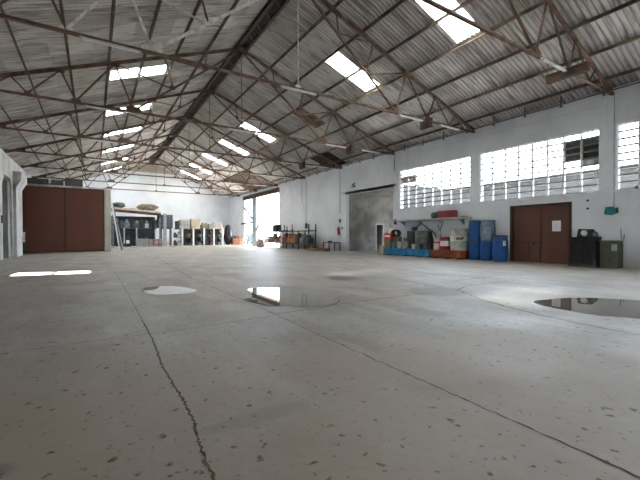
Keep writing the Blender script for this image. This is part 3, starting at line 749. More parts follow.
# ------------------------------------------------------------------ drums and goods on the right wall
def drum_prof(r, h, ribs=2, taper=.0):
    p = [(r*.96, 0), (r, .02)]
    for i in range(ribs):
        z = h*(i+1)/(ribs+1); p += [(r, z-.025), (r*1.025, z), (r, z+.025)]
    return p+[(r, h-.03), (r*1.02, h-.015), (r*1.0, h), (r*.94, h), (r*.94, h-.02)]
def plastic_prof(r, h):
    return [(r*.86, 0), (r*.93, .03), (r, h*.22), (r*1.03, h*.5), (r, h*.78), (r*.93, h*.90), (r*.90, h*.93), (r*.955, h*.935), (r*.955, h*.985), (r*.9, h), (r*.85, h-.015)]
def pdrum(x, y, z, r, h, mt, lidm, label, tagc=None):
    t = thing('plastic_drum', label, 'drum', (x, y, z), rz=random.uniform(-.3, .3), group='blue plastic drums beside the brown door')
    m = MB(); m.lathe(plastic_prof(r, h*.985), n=32); m.build('drum_body', mt, t)
    m = MB(); m.lathe([(r*.97, h*.925), (r*.99, h*.94), (r*.99, h*.975), (r*.93, h*.995), (r*.3, h), (.0005, h)], n=32); ld = m.build('lid', lidm, t)
    m = MB()
    for a in (0, math.pi): m.rbox(r*.5*math.cos(a), r*.5*math.sin(a), h*.985, .09, .09, h*.02, 0, .01)
    m.build('bung', black, ld); return t
XD = 16.76
pdrum(XD, 11.44, 0, .315, 1.0, blue, mat('grey_blue_lid', (.10, .13, .18), .6), 'blue plastic drum at the bottom left of the stack, beside the orange tray')
pdrum(XD, 10.79, 0, .315, 1.0, blue, MATS['grey_blue_lid'], 'blue plastic drum at the bottom middle, under the faded drum')
pdrum(XD, 11.42, 1.0, .33, 1.04, blue, MATS['grey_blue_lid'], 'deep blue plastic drum stacked on the left')
pdrum(XD, 10.74, 1.0, .345, 1.02, blue_faded, blue_faded, 'faded grey-blue plastic drum stacked on top, right one')
dd = pdrum(XD-.02, 10.08, 0, .35, 1.26, blue, mat('dark_lid', (.05, .055, .065), .6), 'largest blue plastic drum with dark lid and white label, next to the brown door')
m = MB()
rr_ = .361; v = []; a0 = math.atan2(-8.5, -14.5)+.35-dd.rotation_euler[2]
for z in (.75, 1.0):
    for i in range(5): v.append((rr_*math.cos(a0+i*.1), rr_*math.sin(a0+i*.1), z))
m.add(v, [(i, i+1, 6+i, 5+i) for i in range(4)]); m.build('white_label', white, dd)['label'] = 'white paper label'

# spill trays
def tray(y0, y1, mt, label, h=.46):
    t = thing('spill_tray', label, 'spill tray', (16.62, (y0+y1)/2, 0)); w = (y1-y0)/2-.02; d = .5
    m = MB(); m.box(-d, d, -w, w, .06, h-.06); m.build('tray_body', mt, t)
    m = MB(); m.box(-d-.03, d+.02, -w-.01, w+.01, h-.06, h); m.build('rim', mt, t)
    for k in (-.8, 0, .8): m = MB(); m.box(-d+.03, d-.03, k*w-.07, k*w+.07, 0, .06); m.build('foot', darkgrey, t)
    for k in (-.66, -.33, 0, .33, .66): m = MB(); m.box(-d-.02, -d, k*w-.025, k*w+.025, .08, h-.07); m.build('stiffener', mt, t)
    return t
tray(15.74, 17.60, bund_blue, 'bright blue steel spill tray, the left one by the recess')
tray(13.92, 15.70, bund_blue, 'bright blue steel spill tray, the right one under the grey tank')
tr = tray(11.86, 13.86, orange, 'rusty orange-red spill tray under the big beige drum')
for k in (-.62, .0, .62):
  m = MB(); m.add([(-.535, k-.2, .12), (-.535, k+.2, .12), (-.535, k+.14, .34), (-.535, k-.14, .34)], [(0, 1, 2, 3)])
  m.build('rusty_opening', mat('orange_brown_recess', (.30, .10, .03), .9, 0, (.12, .04, .02), 8), tr)
ZS = .46
def sdrum(x, y, z, r, h, mt, label, name='steel_drum', n=2, band=None):
    t = thing(name, label, 'drum', (x, y, z)); m = MB(); m.lathe(drum_prof(r, h, n), n=32); m.build('drum_body', mt, t)
    m = MB(); m.lathe([(r*.93, h-.02), (.0005, h-.015)], n=32); m.build('drum_head', mt, t)
    if band:
        m = MB(); z0, z1, bm = band; m.lathe([(r*1.0, z0), (r*1.032, z0), (r*1.032, z1), (r*1.0, z1)], n=48); m.build('painted_band', bm, t)
    return t
bd = sdrum(16.62, 12.33, ZS, .44, 1.16, drum_beige, 'big beige steel drum with a white band of black letters on the orange tray', band=(.50, .76, white))
# black letters wrapped round the band
def wrap_text(s, size, r, zc, aim, parent, mt, name='lettering'):
    c = bpy.data.curves.new('t', 'FONT'); c.body = s; c.size = size; c.align_x = 'CENTER'; c.align_y = 'CENTER'; c.offset = .012
    to = bpy.data.objects.new('t', c); col.objects.link(to); bpy.context.view_layer.update()
    me = bpy.data.meshes.new_from_object(to.evaluated_get(bpy.context.evaluated_depsgraph_get())); bpy.data.objects.remove(to)
    for v in me.vertices:
        x, y = v.co.x, v.co.y; a = aim+x/r; v.co = (r*math.cos(a), r*math.sin(a), zc+y)
    me.name = name; me.materials.clear(); me.materials.append(mt)
    o = bpy.data.objects.new(name, me); col.objects.link(o); o.parent = parent; return o
wrap_text('· AGB', .215, .462, .63, math.atan2(-12.33, -16.62)+.04, bd, black)
rd = sdrum(16.5, 13.10, ZS, .27, .72, red, 'small drum with red ends and a pale middle on the orange tray', band=(.22, .50, white))
rd2 = sdrum(16.45, 13.62, ZS, .20, .62, palegrey, 'narrow pale grey drum with a red band at the left of the orange tray', band=(.36, .46, red))
# grey tank etc. on the blue trays
tk = sdrum(16.66, 14.86, ZS, .46, 1.08, mat('dull_grey_tank', (.19, .19, .175), .6, 0, (.10, .095, .085), 4), 'wide dull grey metal tank drum on the right blue tray', n=1)
sdrum(16.80, 15.86, ZS, .30, 1.08, mat('dark_green_grey_drum', (.075, .08, .075), .6), 'dark grey-green drum on the left blue tray, beside the grey tank')
t = thing('hand_pump', 'navy blue hand pump on top of the dark drum on the blue trays', 'pump', (16.78, 15.62, 1.54))
m = MB(); m.blob(0, 0, .13, .16, .24, .13, 3, amp=.05); m.build('pump_body', navy, t)
m = MB(); m.beam((0, -.1, .16), (0, -.38, .38), .06, .06); m.build('handle', navy, t)
m = MB(); m.tube([(0, -.38, .36), (-.05, -.50, .50), (-.1, -.75, .40), (-.14, -1.15, .12), (-.16, -1.5, -.02), (-.17, -1.75, -.25), (-.17, -1.82, -.62)], .03, 8); m.build('hose', black, t)
t = thing('pipe_pump', 'black piped pump machine between the grey tank and the orange tray', 'pump', (16.55, 14.16, ZS))
m = MB(); m.rbox(0, 0, 0, .45, .34, .42, 0, .04); m.build('motor_block', darkgrey, t)
for k in range(4):
    m = MB(); m.tube([(-.15+.09*k, -.1, .4), (-.15+.09*k, -.1+.05*k, .9), (-.12+.09*k, .1, 1.0)], .028, 8); m.build('upright_pipe', black, t)
m = MB()
for z in (.55, .78): m.tube([(-.2, -.16, z), (.2, .16, z)], .03, 8)
m.build('cross_pipe', black, t)
m = MB(); m.lathe([(.12, 0), (.12, .03), (.03, .035)], 0, 0, 1.0, 16); m.build('flange', darkgrey, t)
t = thing('spray_gun_stand', 'upright dark spray guns standing behind the red-banded drum', 'tool', (16.85, 13.76, ZS))
m = MB(); m.lathe([(.10, 0), (.10, .9), (.04, 1.0), (.04, 1.05)], n=16); m.build('bottle', palegrey, t)
for s in (-1, 1):
    m = MB(); m.tube([(0, .0, 1.0), (0, s*.07, 1.2), (0, s*.13, 1.42)], .025, 8); m.build('nozzle', black, t)
# small items, left blue tray
def bucket(x, y, z, r, h, mt, label, rimm=None, cat='bucket'):
    t = thing('bucket', label, cat, (x, y, z)); m = MB(); m.lathe([(r*.82, 0), (r, h), (r*1.06, h), (r*1.06, h+.02), (r*.92, h+.02), (r*.9, h*.9), (.001, h*.88)], n=20); m.build('bucket_body', mt, t)
    m = MB(); m.tube([(0, r*math.cos(a), h-.02+r*.9*math.sin(a)) for a in [math.pi*i/8 for i in range(9)]], .008, 6); m.build('handle', midgrey, t); return t
bucket(16.30, 16.40, ZS, .17, .40, palegrey, 'pale grey bucket with a beige rim, left of two on the left blue tray')
bucket(16.30, 15.92, ZS, .20, .42, mat('beige_tub', (.42, .38, .30), .6), 'beige-grey bucket, right of two on the left blue tray')
bucket(16.28, 16.86, ZS, .19, .34, mat('aqua_tub', (.12, .28, .32), .6), 'blue-green bucket near the left end of the left blue tray')
bucket(16.24, 15.18, ZS, .13, .26, white, 'small white tub in front of the grey tank')
bucket(16.22, 14.62, ZS, .12, .30, navy, 'small navy tub in front of the grey tank')
bucket(16.75, 16.32, ZS, .16, .62, mat('tan_tub', (.30, .24, .16), .6), 'tall tan bucket behind the pale grey bucket')
t = thing('red_crate', 'red crate with a white strip standing on a brown box by the recess corner', 'crate', (16.35, 17.33, 1.02))
m = MB(); m.rbox(0, 0, 0, .5, .62, .40, 0, .03); m.build('crate_body', mat('bright_red_plastic', (.62, .03, .03), .5), t)
m = MB(); m.box(-.258, -.25, -.24, .24, .16, .25); m.build('white_strip', white, t)
m = MB(); m.rbox(16.35, 17.33, ZS, .5, .5, .555, 0, .02); o = m.build('cardboard_box', mat('brown_card', (.22, .14, .09), .8)); tag(o, 'brown box under the red crate on the left blue tray', 'box')
t = thing('jerrycan', 'white jerrycan standing on the red crate', 'jerrycan', (16.38, 17.30, 1.42))
m = MB(); m.rbox(0, 0, 0, .2, .30, .34, 0, .04); m.build('can_body', white, t); m = MB(); m.lathe([(.03, 0), (.03, .05)], 0, .06, .34, 10); m.build('cap', darkgrey, t)
t = thing('rolled_hose', 'black rolled hose lying over the boxes beside the red crate', 'hose', (16.35, 16.80, 1.42)); 
m = MB()
for q in range(4): m.tube([(-.12+.075*q, .26*math.cos(a)*1.15, -.02+.2*math.sin(a)) for a in [2*math.pi*i/20 for i in range(21)]], .045, 8, cap=False)
m.build('hose_coil', black, t)
m = MB(); m.rbox(16.5, 16.80, ZS, .42, .40, .745, 0, .03); o = m.build('steel_box', mat('khaki_box', (.20, .17, .12), .7)); tag(o, 'khaki steel box under the rolled black hose', 'box')
m = MB(); m.rbox(16.35, 17.95, 0, .5, .42, .62, 0, .02); o = m.build('pale_box', mat('pale_green_board', (.42, .46, .38), .8, 0, (.52, .40, .30), 6, .4, .5)); tag(o, 'pale green box on the floor at the recess corner, left of the blue tray', 'box')
m = MB(); m.rbox(XR-.08, 17.62, 2.0, .14, .22, .34, 0, .02); o = m.build('wall_switch_box', darkgrey); tag(o, 'dark electrical box on the wall beside the recess corner', 'electrical box')

# wall shelf and what lies on it
t = thing('wall_shelf', 'long pale concrete wall shelf under the farther window', 'shelf', (XR, 14.6, 2.14))
m = MB(); m.prism([(0, 0), (0, .12), (-.55, .12), (-.55, .05)], 'y', -2.7, 2.6); m.build('shelf_slab', mat('shelf_concrete', (.55, .55, .50), .8, 0, (.42, .41, .36), 2), t)
for y in (-2.2, -.8, .8, 2.2):
    m = MB(); m.prism([(0, 0), (-.42, .0), (0, -.28)], 'y', y-.03, y+.03); m.build('shelf_bracket', palegrey, t)
t = thing('red_toolbox', 'long dull red ribbed metal case on the wall shelf', 'case', (16.80, 13.22, 2.26))
m = MB(); m.rbox(0, 0, 0, .36, 1.16, .40, 0, .04); m.build('case_body', mat('dull_red', (.30, .04, .04), .6, 0, (.20, .035, .035), 4), t)
m = MB()
for k in range(5): m.box(-.20, -.175, -.5+k*.08, -.46+k*.08, .04, .38)
m.box(-.20, -.175, -.5, .5, .25, .29); m.build('ribs', MATS['dull_red'], t)
t = thing('green_motor', 'dark green motor at the left end of the red case on the shelf', 'motor', (16.82, 14.10, 2.26))
m = MB(); m.lathe([(.05, -.22), (.16, -.2), (.18, -.1), (.18, .1), (.14, .18), (.04, .2)], 0, 0, .18, 18, ax='y'); m.build('motor_body', mat('dark_green', (.03, .09, .07), .5), t)
m = MB(); m.box(-.14, .14, -.12, .12, 0, .05); m.build('motor_foot', black, t)
m = MB(); m.rbox(16.78, 12.10, 2.26, .12, .34, .05, .5, .01); o = m.build('yellow_tool', mat('mustard', (.45, .35, .05), .6)); tag(o, 'small yellow-green tool at the right end of the wall shelf', 'tool')

# teal siren box, clip, bolts
t = thing('teal_wall_unit', 'teal plastic unit fixed to the right wall right of the brown door', 'wall unit', (XR, 5.77, 2.03))
m = MB(); m.prism([(-.15, .06), (-.16, .22), (-.08, .33), (.15, .33), (.18, .20), (.12, .04), (0, 0)], 'x', -.16, -.02); m.build('unit_body', teal, t)
m = MB(); m.lathe([(.03, -.04), (.11, -.03), (.11, .0), (.07, .02)], -.09, -.18, .18, 16, ax='y'); m.build('horn', mat('dark_teal', (.01, .06, .07), .5), t)
m = MB(); m.lathe([(.03, -.03), (.08, -.02), (.08, .02), (.05, .03)], -.09, .17, .12, 16, ax='y'); m.build('knob', MATS['dark_teal'], t)
for z, lab in ((2.68, 'upper small dark bolt plate on the white wall above the black bin'), (2.35, 'lower small dark bolt plate on the white wall above the black bin')):
    m = MB(); m.lathe([(.045, 0), (.045, .03), (.02, .05), (.001, .05)], n=12, ax='x'); o = m.build('bolt_plate', black, loc=(XR-.05, 6.57, z)); tag(o, lab, 'bolt')
t = thing('wall_clamp', 'small dark metal clamp hanging on the white wall right of the green bin', 'clamp', (XR-.05, 5.42, 1.10))
m = MB(); m.beam((0, .03, .0), (0, .05, .40), .02, .03); m.beam((0, .03, .02), (0, -.05, .0), .02, .03); m.build('clamp_bar', midgrey, t); m = MB(); m.beam((0, -.05, .0), (0, -.06, .2), .02, .03); m.build('clamp_jaw', midgrey, t)
m = MB(); m.rbox(XR-.05, 5.0, 2.98, .06, .10, .12, 0, .02); o = m.build('junction_box', black); tag(o, 'tiny black junction box high on the wall at the right edge', 'electrical box')
m = MB(); m.beam((XR-.02, 22.50, 5.05), (XR-.02, 22.0, 5.12), .03, .07); m.beam((XR-.02, 22.28, 5.32), (XR-.02, 22.12, 5.02), .03, .09); m.beam((XR-.02, 22.42, 5.22), (XR-.02, 22.02, 5.36), .03, .06); o = m.build('wall_bracket', black); tag(o, 'small black angular bracket on the wall above the recess', 'bracket')

# black bin with machine on top, olive bin
t = thing('black_bin', 'large black ribbed plastic bin right of the brown door', 'bin', (16.72, 6.46, 0))
def sq(hx, hy, z): return [(-hx, -hy, z), (hx, -hy, z), (hx, hy, z), (-hx, hy, z)]
m = MB(); v = sq(.36, .47, .0)+sq(.36, .47, .14)+sq(.34, .45, .16)+sq(.29, .39, 1.10)+sq(.32, .42, 1.12)+sq(.32, .42, 1.18)
fs = [(3, 2, 1, 0), (20, 21, 22, 23)]
for k in range(0, 20, 4):
    for i in range(4): j = (i+1) % 4; fs.append((k+i, k+j, k+4+j, k+4+i))
m.add(v, fs); m.build('bin_body', black, t)
m = MB()
for k in (-.36, -.2, -.04, .12, .28, .42):
    m.beam((-.345, k*.95, .17), (-.30, k*.82, 1.10), .03, .02); m.beam((k*.72, -.455, .17), (k*.6, -.40, 1.10), .03, .02)
m.build('bin_ribs', black, t)
m = MB(); m.rbox(0, 0, .0, .76, .98, .10, 0, .03); m.build('bin_base', darkgrey, t)
t = thing('washing_drum_unit', 'dark motor unit with a round white disc on top of the black bin', 'machine', (16.68, 6.46, 1.18))
m = MB(); m.prism([(-.28, 0), (-.22, .31), (.20, .33), (.26, 0)], 'x', -.16, .18); m.build('housing', darkgrey, t)
m = MB(); m.lathe([(.11, -.04), (.12, 0), (.09, .02), (.001, .02)], -.18, -.02, .16, 20, ax='x'); m.build('white_disc', white, t)
m = MB(); m.blob(.1, -.22, .10, .16, .16, .14, 5, amp=.1); m.build('motor_side', midgrey, t)
t = thing('olive_bin', 'olive green ribbed plastic bin with a white label, right of the black bin', 'bin', (16.80, 5.66, 0))
m = MB(); m.rbox(0, 0, 0, .52, .58, 1.0, 0, .03); m.build('bin_body', olive, t)
m = MB()
for k in range(7): m.box(-.275, -.26, -.26, .26, .10+k*.12, .115+k*.12); m.box(-.24, .24, -.305, -.29, .10+k*.12, .115+k*.12)
m.build('bin_ribs', olive, t)
m = MB(); m.rbox(0, 0, 1.0, .56, .62, .05, 0, .02); m.build('lid', mat('olive_lid', (.13, .145, .095), .5), t)
m = MB(); m.box(-.285, -.277, -.27, -.10, .66, .92); m.build('white_label', mat('grey_white_label', (.5, .52, .5), .6), t)['label'] = 'pale label'

# ------------------------------------------------------------------ wall left of the recess
t = thing('fire_extinguisher', 'red fire extinguisher hanging on the white wall left of the recess', 'fire extinguisher', (XR-.12, 24.12, 1.33))
m = MB(); m.lathe([(.07, 0), (.09, .02), (.09, .48), (.05, .56), (.03, .58)], n=16); m.build('cylinder', red, t)
m = MB(); m.rbox(0, 0, .58, .06, .12, .08, 0, .01); m.build('valve', black, t)
m = MB(); m.tube([(0, .04, .62), (-.02, .14, .5), (-.02, .13, .2)], .015, 6); m.build('hose', black, t)
m = MB(); m.box(XR-.05, XR-.01, 23.66, 23.82, 1.80, 1.96); o = m.build('call_point', darkgrey); tag(o, 'small dark call point on the wall beside the fire extinguisher', 'electrical box')
m = MB(); m.rbox(XR-.04, 24.05, 2.35, .08, .16, .28, 0, .01); o = m.build('switch_box', darkgrey); tag(o, 'small dark switch box above the fire extinguisher', 'electrical box')
m = MB(); m.rbox(XR-.06, 29.55, 1.95, .12, .3, .5, 0, .02); o = m.build('switch_box', darkgrey); tag(o, 'dark switch box on the wall at the right end of the long rack', 'electrical box')
t = thing('low_table', 'low dark metal table against the wall below the fire extinguisher', 'table', (16.75, 24.75, 0))
m = MB(); m.box(-.3, .3, -.85, .85, .66, .71); m.build('tabletop', darkgrey, t)
for x in (-.27, .27):
    for y in (-.82, .82): m = MB(); m.box(x-.025, x+.025, y-.025, y+.025, 0, .66); m.build('leg', darkgrey, t)
m = MB(); m.blob(16.7, 24.95, .775, .14, .3, .07, 9); o = m.build('cloth_bundle', black); tag(o, 'black bundle on the low metal table', 'bundle')
for i, (y0, y1, x, z, mt, lab) in enumerate(((23.9, 26.9, 15.85, 0, wood, 'long brown plank lying on the floor along the right wall, bottom one'), (23.8, 25.6, 15.82, .12, mat('red_brown_board', (.22, .09, .05), .8), 'red-brown plank lying on the longer plank by the right wall'), (25.6, 26.8, 15.88, .12, wood, 'short tan plank on the bottom plank near the long rack'))):
    m = MB(); m.box(x-.25, x+.2, y0, y1, z, z+.115); o = m.build('plank', mt); tag(o, lab, 'plank', 'planks by the right wall')
m = MB(); m.blob(15.88, 26.1, .32, .14, .45, .09, 12); o = m.build('rag_pile', darkgrey); tag(o, 'small dark rag heap on the planks by the right wall', 'rags')

# long rack with machine parts
t = thing('long_rack', 'long low steel rack along the right wall near the far gateway', 'rack', (16.35, 32.0, 0))
for z in (.50, 1.66):
    m = MB(); m.box(-.40, .40, -4.9, 4.9, z, z+.08); m.build('rack_deck', darkgrey, t)
for y in (-4.8, -2.9, -.5, 1.7, 4.8):
    for x in (-.36, .36): m = MB(); m.box(x-.04, x+.04, y-.04, y+.04, 0, 1.66 if y > -4 else 2.3); m.build('leg', midgrey if y > 3 else darkgrey, t)
rnd = random.Random(4)
yy = 36.7; i = 0
cols = [('pale', cream), ('orange rust', rust_or), ('dusty tan', soft_cloth), ('orange rust', rust_or), ('pale pink', mat('pinkish', (.5, .33, .28), .8)), ('dark red', mat('deep_red_rust', (.20, .04, .03), .8)), ('orange', rust_or), ('orange brown', rust_or), ('dark grey', darkgrey), ('grey', midgrey), ('dark', darkgrey)]
words = ['first', 'second', 'third', 'fourth', 'fifth', 'sixth', 'seventh', 'eighth', 'ninth', 'tenth', 'eleventh']
for i, (cn, cm) in enumerate(cols):
    y = 36.5-i*.88; h = rnd.uniform(.6, 1.0)
    t2 = thing('machine_part', '%s machine part on lower deck of long rack, %s from left end' % (cn, words[i]), 'machine part', (16.3, y, .56), group='machine parts on the long rack')
    m = MB(); m.rbox(0, 0, 0, .6, .74, h*.6, rnd.uniform(-.15, .15), .04); m.build('base_block', cm, t2)
    m = MB(); m.lathe([(.08, 0), (.24, .02), (.26, h*.2), (.18, h*.38), (.05, h*.42)], 0, rnd.uniform(-.05, .05), h*.6, 14); m.build('round_head', cm, t2)
m = MB(); m.rbox(16.3, 34.35, 1.72, .5, 1.15, .72, 0, .05); o = m.build('black_case', black); tag(o, 'black case standing near the left end of the long rack', 'case')
for i, y in enumerate((33.3, 32.6, 32.0, 30.9)):
    m = MB(); m.lathe([(.16, 0), (.16, .08), (.05, .12), (.04, .5+.15*(i % 2)), (.001, .52+.15*(i % 2))], n=12); o = m.build('valve', darkgrey, loc=(16.3, y, 1.72)); tag(o, 'dark upright valve on the top deck of the long rack, %s from the black case' % words[i], 'valve', 'valves on the long rack')
m = MB(); m.blob(15.9, 37.75, .48, .45, .75, .50, 21, amp=.25); o = m.build('sack_heap', mat('pale_scrap', (.55, .48, .44), .8, 0, (.25, .12, .10), 5)); tag(o, 'heap of pale and reddish scrap at the left end of the long rack', 'scrap heap')
t = thing('tap_stand', 'thin dark pipe stand with a cross top beside the far gateway', 'pipe stand', (16.3, 39.2, 0))
m = MB(); m.tube([(0, 0, 0), (0, 0, 2.3)], .05, 8); m.build('upright_pipe', midgrey, t); m = MB(); m.tube([(0, -.7, 2.35), (0, .9, 2.15)], .06, 8); m.build('cross_pipe', darkgrey, t)
m = MB(); m.lathe([(.3, 0), (.3, .03), (.05, .04)], n=14); m.build('foot_plate', darkgrey, t)

# ------------------------------------------------------------------ back of the hall: kerb, platform, racks
m = MB(); m.box(1.3, XR-.01, 43.2, YB, 0, .14)
struct('trim_5', m, mat('pale_kerb', (.58, .54, .48), .85), 'pale raised concrete plinth at the back of the hall', 'plinth')
t = thing('storage_platform', 'cream-edged storage platform on posts against the back left', 'platform', (4.05, 44, .14))
m = MB(); m.add([(-2.4, 0, 4.06), (2.4, 0, 3.72), (2.4, 4.5, 3.72), (-2.4, 4.5, 4.06), (-2.4, 0, 4.26), (2.4, 0, 3.92), (2.4, 4.5, 3.92), (-2.4, 4.5, 4.26)], [(0,3,2,1),(4,5,6,7),(0,1,5,4),(1,2,6,5),(2,3,7,6),(3,0,4,7)]); m.build('deck', cream, t)
m = MB(); m.add([(-2.4, -.03, 3.76), (2.4, -.03, 3.42), (2.4, .05, 3.42), (-2.4, .05, 3.76), (-2.4, -.03, 4.05), (2.4, -.03, 3.71), (2.4, .05, 3.71), (-2.4, .05, 4.05)], [(0,3,2,1),(4,5,6,7),(0,1,5,4),(1,2,6,5),(2,3,7,6),(3,0,4,7)]); m.build('front_beam', dark_rust, t)
for x in (-2.3, 2.3):
    for y in (.15, 4.3): m = MB(); m.box(x-.07, x+.07, y-.07, y+.07, 0, 3.5); m.build('post', midgrey, t)
m = MB(); m.box(-2.3, 2.3, 4.3, 4.36, .0, 3.5); m.build('back_panel', mat('dark_backing', (.06, .065, .07), .9), t)
m = MB(); m.box(-2.25, 2.05, .4, 2.2, 1.98, 2.04); m.build('mid_shelf', darkgrey, t)
# things on and under the platform
m = MB(); m.blob(2.3, 45, 4.68, .65, .7, .30, 31, amp=.2); o = m.build('tarpaulin_bundle', mat('dark_tarp', (.12, .13, .13), .9)); tag(o, 'dark tarpaulin bundle on the left of the storage platform', 'bundle')
m = MB(); m.blob(5.15, 45, 4.50, 1.15, .8, .40, 33, amp=.14); o = m.build('sacking_bundle', soft_cloth); tag(o, 'brown sacking bundle on the right end of the storage platform', 'bundle')
m = MB(); m.rbox(3.6, 44.9, 4.22, 1.2, .9, .16, 0, .04); o = m.build('pale_panel_stack', palegrey); tag(o, 'flat pale panel stack between the bundles on the platform', 'panels')
for i in range(9):
    x = 2.1+i*.49; h = rnd.uniform(.7, 1.25); mt = [darkgrey, mat('petrol_metal', (.06, .10, .13), .6), midgrey, darkgrey, mat('petrol_metal', (0, 0, 0)), darkgrey, palegrey, darkgrey, midgrey][i]
    t2 = thing('engine', '%s engine on the platform shelf, %s from the left' % (['dark', 'petrol blue', 'grey', 'dark', 'petrol blue', 'dark', 'pale grey', 'dark', 'grey'][i], words[i]), 'engine', (x, 45.0, 2.18), group='engines on the platform shelf')
    m = MB(); m.rbox(0, 0, 0, .42, .6, h*.6, rnd.uniform(-.3, .3), .05); m.build('engine_block', mt, t2)
    m = MB(); m.lathe([(.17, 0), (.2, .06), (.12, .3), (.05, .34)], 0, -.1, h*.6, 12); m.build('air_filter', mt if i % 2 else midgrey, t2)
for i in range(5):
    x = 2.3+i*.85; h = rnd.uniform(.9, 1.5); 
    t2 = thing('engine', 'dark engine on the ground below the platform shelf, %s from the left' % words[i], 'engine', (x, 45.4, .14), group='engines below the platform shelf')
    m = MB(); m.rbox(0, 0, 0, .66, .7, h*.6, rnd.uniform(-.3, .3), .06); m.build('engine_block', black if i % 2 else darkgrey, t2)
    m = MB(); m.lathe([(.2, 0), (.24, .06), (.15, .35), (.05, .4)], .1, -.1, h*.6, 12); m.build('air_filter', darkgrey, t2)
for x, lab in ((2.75, 'pale post standing before the platform, left one'), (3.95, 'pale post standing before the platform, right one')):
    m = MB(); m.box(x-.06, x+.06, 43.75, 43.87, .14, 2.15); o = m.build('pale_post', palegrey); tag(o, lab, 'post')
t = thing('grey_crate', 'pale grey metal crate on the ground under the platform front', 'crate', (4.45, 43.75, .14))
m = MB(); m.rbox(0, 0, 0, 1.15, .7, .85, 0, .03); m.build('crate_body', mat('zinc', (.33, .35, .35), .5, .3, (.2, .2, .2), 6), t)
m = MB()
for k in range(6): m.box(-.55+.2*k, -.52+.2*k, -.37, -.35, .05, .8)
m.build('crate_ribs', midgrey, t)
for i in range(6):
    x = 5.3+(i % 3)*.5; z = .14+(i//3)*.42
    m = MB(); m.rbox(x, 43.8, z, .46, .6, .40, 0, .03)
    o = m.build('pinkish_carton', mat('mottled_pink', (.38, .28, .26), .8, 0, (.22, .17, .16), 9, .4, .55)); tag(o, 'mottled pinkish carton under the right end of the platform, %s row, %s column' % (['bottom', 'top'][i//3], ['left', 'middle', 'right'][i % 3]), 'box', 'pinkish cartons')
t = thing('white_machine', 'small white and dark machine beside the grey crate', 'machine', (3.05, 43.9, .14))
m = MB(); m.rbox(0, 0, 0, .7, .5, .35, 0, .04); m.build('machine_base', darkgrey, t); m = MB(); m.rbox(.05, 0, .35, .32, .3, .35, .2, .05); m.build('machine_head', white, t)
# grey column with stacked dark crates
m = MB(); m.box(6.72, 7.02, 43.9, 44.2, .14, 3.85); o = m.build('steel_column', mat('galvanised', (.38, .41, .43), .5, .2)); tag(o, 'grey steel column right of the storage platform', 'column')
t = thing('crate_stand', 'dark stand carrying crates beside the grey steel column', 'stand', (7.06, 44.7, .14))
m = MB(); m.box(-.55, .55, -.4, .4, 1.96, 2.06); m.build('stand_top', darkgrey, t)
for x in (-.5, .5):
    for y in (-.36, .36): m = MB(); m.box(x-.04, x+.04, y-.04, y+.04, 0, 1.96); m.build('leg', darkgrey, t)
for i in range(8):
    x = 6.45+(i % 2)*1.0 + (.35 if i % 2 else 0); z = 2.20+(i//2)*.39
    if i % 2: x = 7.48
    t2 = thing('plastic_crate', 'dark crate in the stack %s of the grey column, %s from the bottom' % (['left', 'right'][i % 2], words[i//2]), 'crate', (x, 44.7, z), group='dark crates by the grey column')
    m = MB(); m.rbox(0, 0, 0, .62, .55, .37, 0, .02); m.build('crate_body', mat('crate_dark', (.085, .10, .13), .6), t2)
    m = MB()
    for k in range(4): m.box(-.30+.17*k, -.22+.17*k, -.285, -.275, .06, .31)
    m.build('crate_slats', mat('crate_light', (.16, .18, .21), .6), t2)

# open racks with white uprights along the back
px = [7.75, 8.85, 10.12, 11.38, 12.57, 13.67]
t = thing('machine_rack', 'low rack with white uprights full of machinery along the back wall', 'rack', (10.7, 44.9, .14))
for x in px:
    m = MB(); m.box(x-10.7-.09, x-10.7+.09, -.42, -.30, 0, 2.08); m.build('upright', white, t)
    m = MB(); m.box(x-10.7-.05, x-10.7+.05, .9, 1.0, 0, 2.0); m.build('rear_upright', palegrey, t)
for z in (.95, 1.93):
    m = MB(); m.box(-2.95, 2.97, -.32, .95, z, z+.07); m.build('rack_shelf', darkgrey, t)
m = MB(); m.box(-1.85, 2.97, 1.0, 1.04, 0, 2.0); m.build('rear_panel', mat('shade_panel', (.12, .12, .12), .9), t)
mts = [darkgrey, midgrey, mat('engine_brown', (.16, .10, .07), .7), darkgrey, palegrey, darkgrey, rust_or, midgrey, darkgrey, darkgrey]
mnm = ['dark', 'grey', 'brown', 'dark', 'pale grey', 'dark', 'rusty orange', 'grey', 'dark', 'dark']
q = 0
for lv, z in (('lower', .14), ('upper', 1.16)):
    for b in range(5):
        for s in range(2):
            x0, x1 = px[b], px[b+1]; x = x0+(x1-x0)*(.3+.42*s); h = rnd.uniform(.5, .78); mi = (q*7+b) % 10
            if b == 0 and s == 1: mi = 4
            t2 = thing('engine', '%s engine, %s level of white-post rack, %s bay from left, %s half' % (mnm[mi], lv, words[b], ['left', 'right'][s]), 'engine', (x, 44.95, z), group='engines in the white-post rack')
            m = MB(); m.rbox(0, 0, 0, .42, .7, h*.55, rnd.uniform(-.2, .2), .05); m.build('engine_block', mts[mi], t2)
            m = MB(); m.lathe([(.15, 0), (.17, .05), (.1, h*.3), (.04, h*.4)], 0, -.1, h*.55, 12); m.build('engine_head', mts[(mi+3) % 10], t2); q += 1
ZR = 2.14
m = MB(); m.rbox(9.12, 44.9, ZR, 1.15, .9, 1.12, 0, .12, jit=.03); o = m.build('wrapped_load', mat('grey_wrap', (.42, .42, .39), .8, 0, (.28, .28, .26), 3)); tag(o, 'grey wrapped load on top of the white-post rack, left of the beige box', 'load')
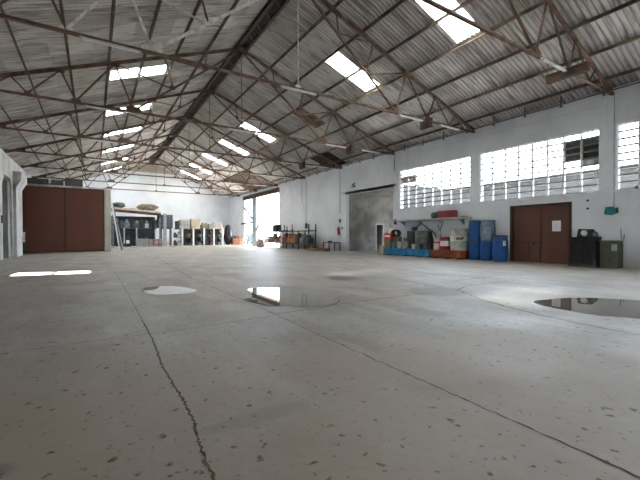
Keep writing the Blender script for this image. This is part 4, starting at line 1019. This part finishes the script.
m = MB(); m.rbox(10.38, 44.9, ZR, 1.05, .9, 1.2, 0, .04); o = m.build('beige_box', mat('beige_card', (.55, .46, .35), .8, 0, (.45, .37, .28), 3)); tag(o, 'tall beige box on top of the white-post rack', 'box')
m = MB(); m.rbox(8.32, 44.9, ZR, .36, .7, .9, 0, .05); o = m.build('dark_case', darkgrey); tag(o, 'narrow dark case on the rack top, left of the grey wrapped load', 'case')
for i, (x, w, h, z, mt, nm) in enumerate(((11.45, .8, .5, ZR, mat('olive_brown', (.17, .14, .09), .8), 'olive brown carton on the rack top next to the beige box'), (12.25, .7, .62, ZR, mat('grey_green', (.25, .26, .22), .8), 'grey-green carton on the rack top, second from the beige box'),
        (13.1, .95, .45, ZR, mat('tan_c', (.42, .33, .25), .8), 'tan carton at the right end of the rack top'), (13.05, 1.0, .35, ZR+.46, palegrey, 'flat grey box on the tan carton at the right end of the rack top'), (11.5, .6, .22, ZR+.51, midgrey, 'flat grey tray on the olive brown carton'))):
    m = MB(); m.rbox(x, 44.9, z, w, .8, h, rnd.uniform(-.06, .06), .03); o = m.build('carton', mt); tag(o, nm, 'box')
m = MB(); m.blob(14.42, 44.8, 1.4, .50, .55, 1.28, 41, n=14, m=9, amp=.12); o = m.build('black_covered_heap', black); tag(o, 'tall black covered heap at the right end of the white-post rack', 'heap')
for i, (x, y, z, w, h, mt, nm) in enumerate(((15.25, 44.6, .14, .75, .8, rust_or, 'rusty orange box right of the black heap, left one'), (16.05, 44.7, .14, .7, .95, wood, 'tan wooden box right of the black heap, near the corner'), (15.5, 44.6, .95, .5, .3, mat('maroon', (.16, .05, .05), .8), 'small maroon box on the rusty orange box'))):
    m = MB(); m.rbox(x, y, z, w, .7, h, 0, .03); o = m.build('scrap_box', mt); tag(o, nm, 'box')
m = MB(); m.beam((16.1, 43.7, .16), (16.85, 43.9, 1.6), .3, .04); o = m.build('glass_sheet', mat('greenish_glass', (.35, .45, .42), .3)); tag(o, 'pale greenish panel leaning at the back corner of the right wall', 'panel')

# boards leaning on the partition pillar
for i, (x, l, mt, lab) in enumerate(((1.28, 4.6, white, 'white long board leaning beside the pillar of the tall door, first of three'), (1.44, 4.1, mat('grey_board', (.20, .20, .20), .7), 'dark grey long board leaning beside the pillar, second of three'), (1.58, 3.2, palegrey, 'pale grey shorter board leaning beside the pillar, third of three'))):
    m = MB(); y = YP+.9+i*.25
    m.beam((x+.62, y, .02), (x, y, l), .10, .06); o = m.build('leaning_board', mt); tag(o, lab, 'board', 'boards leaning on the pillar')
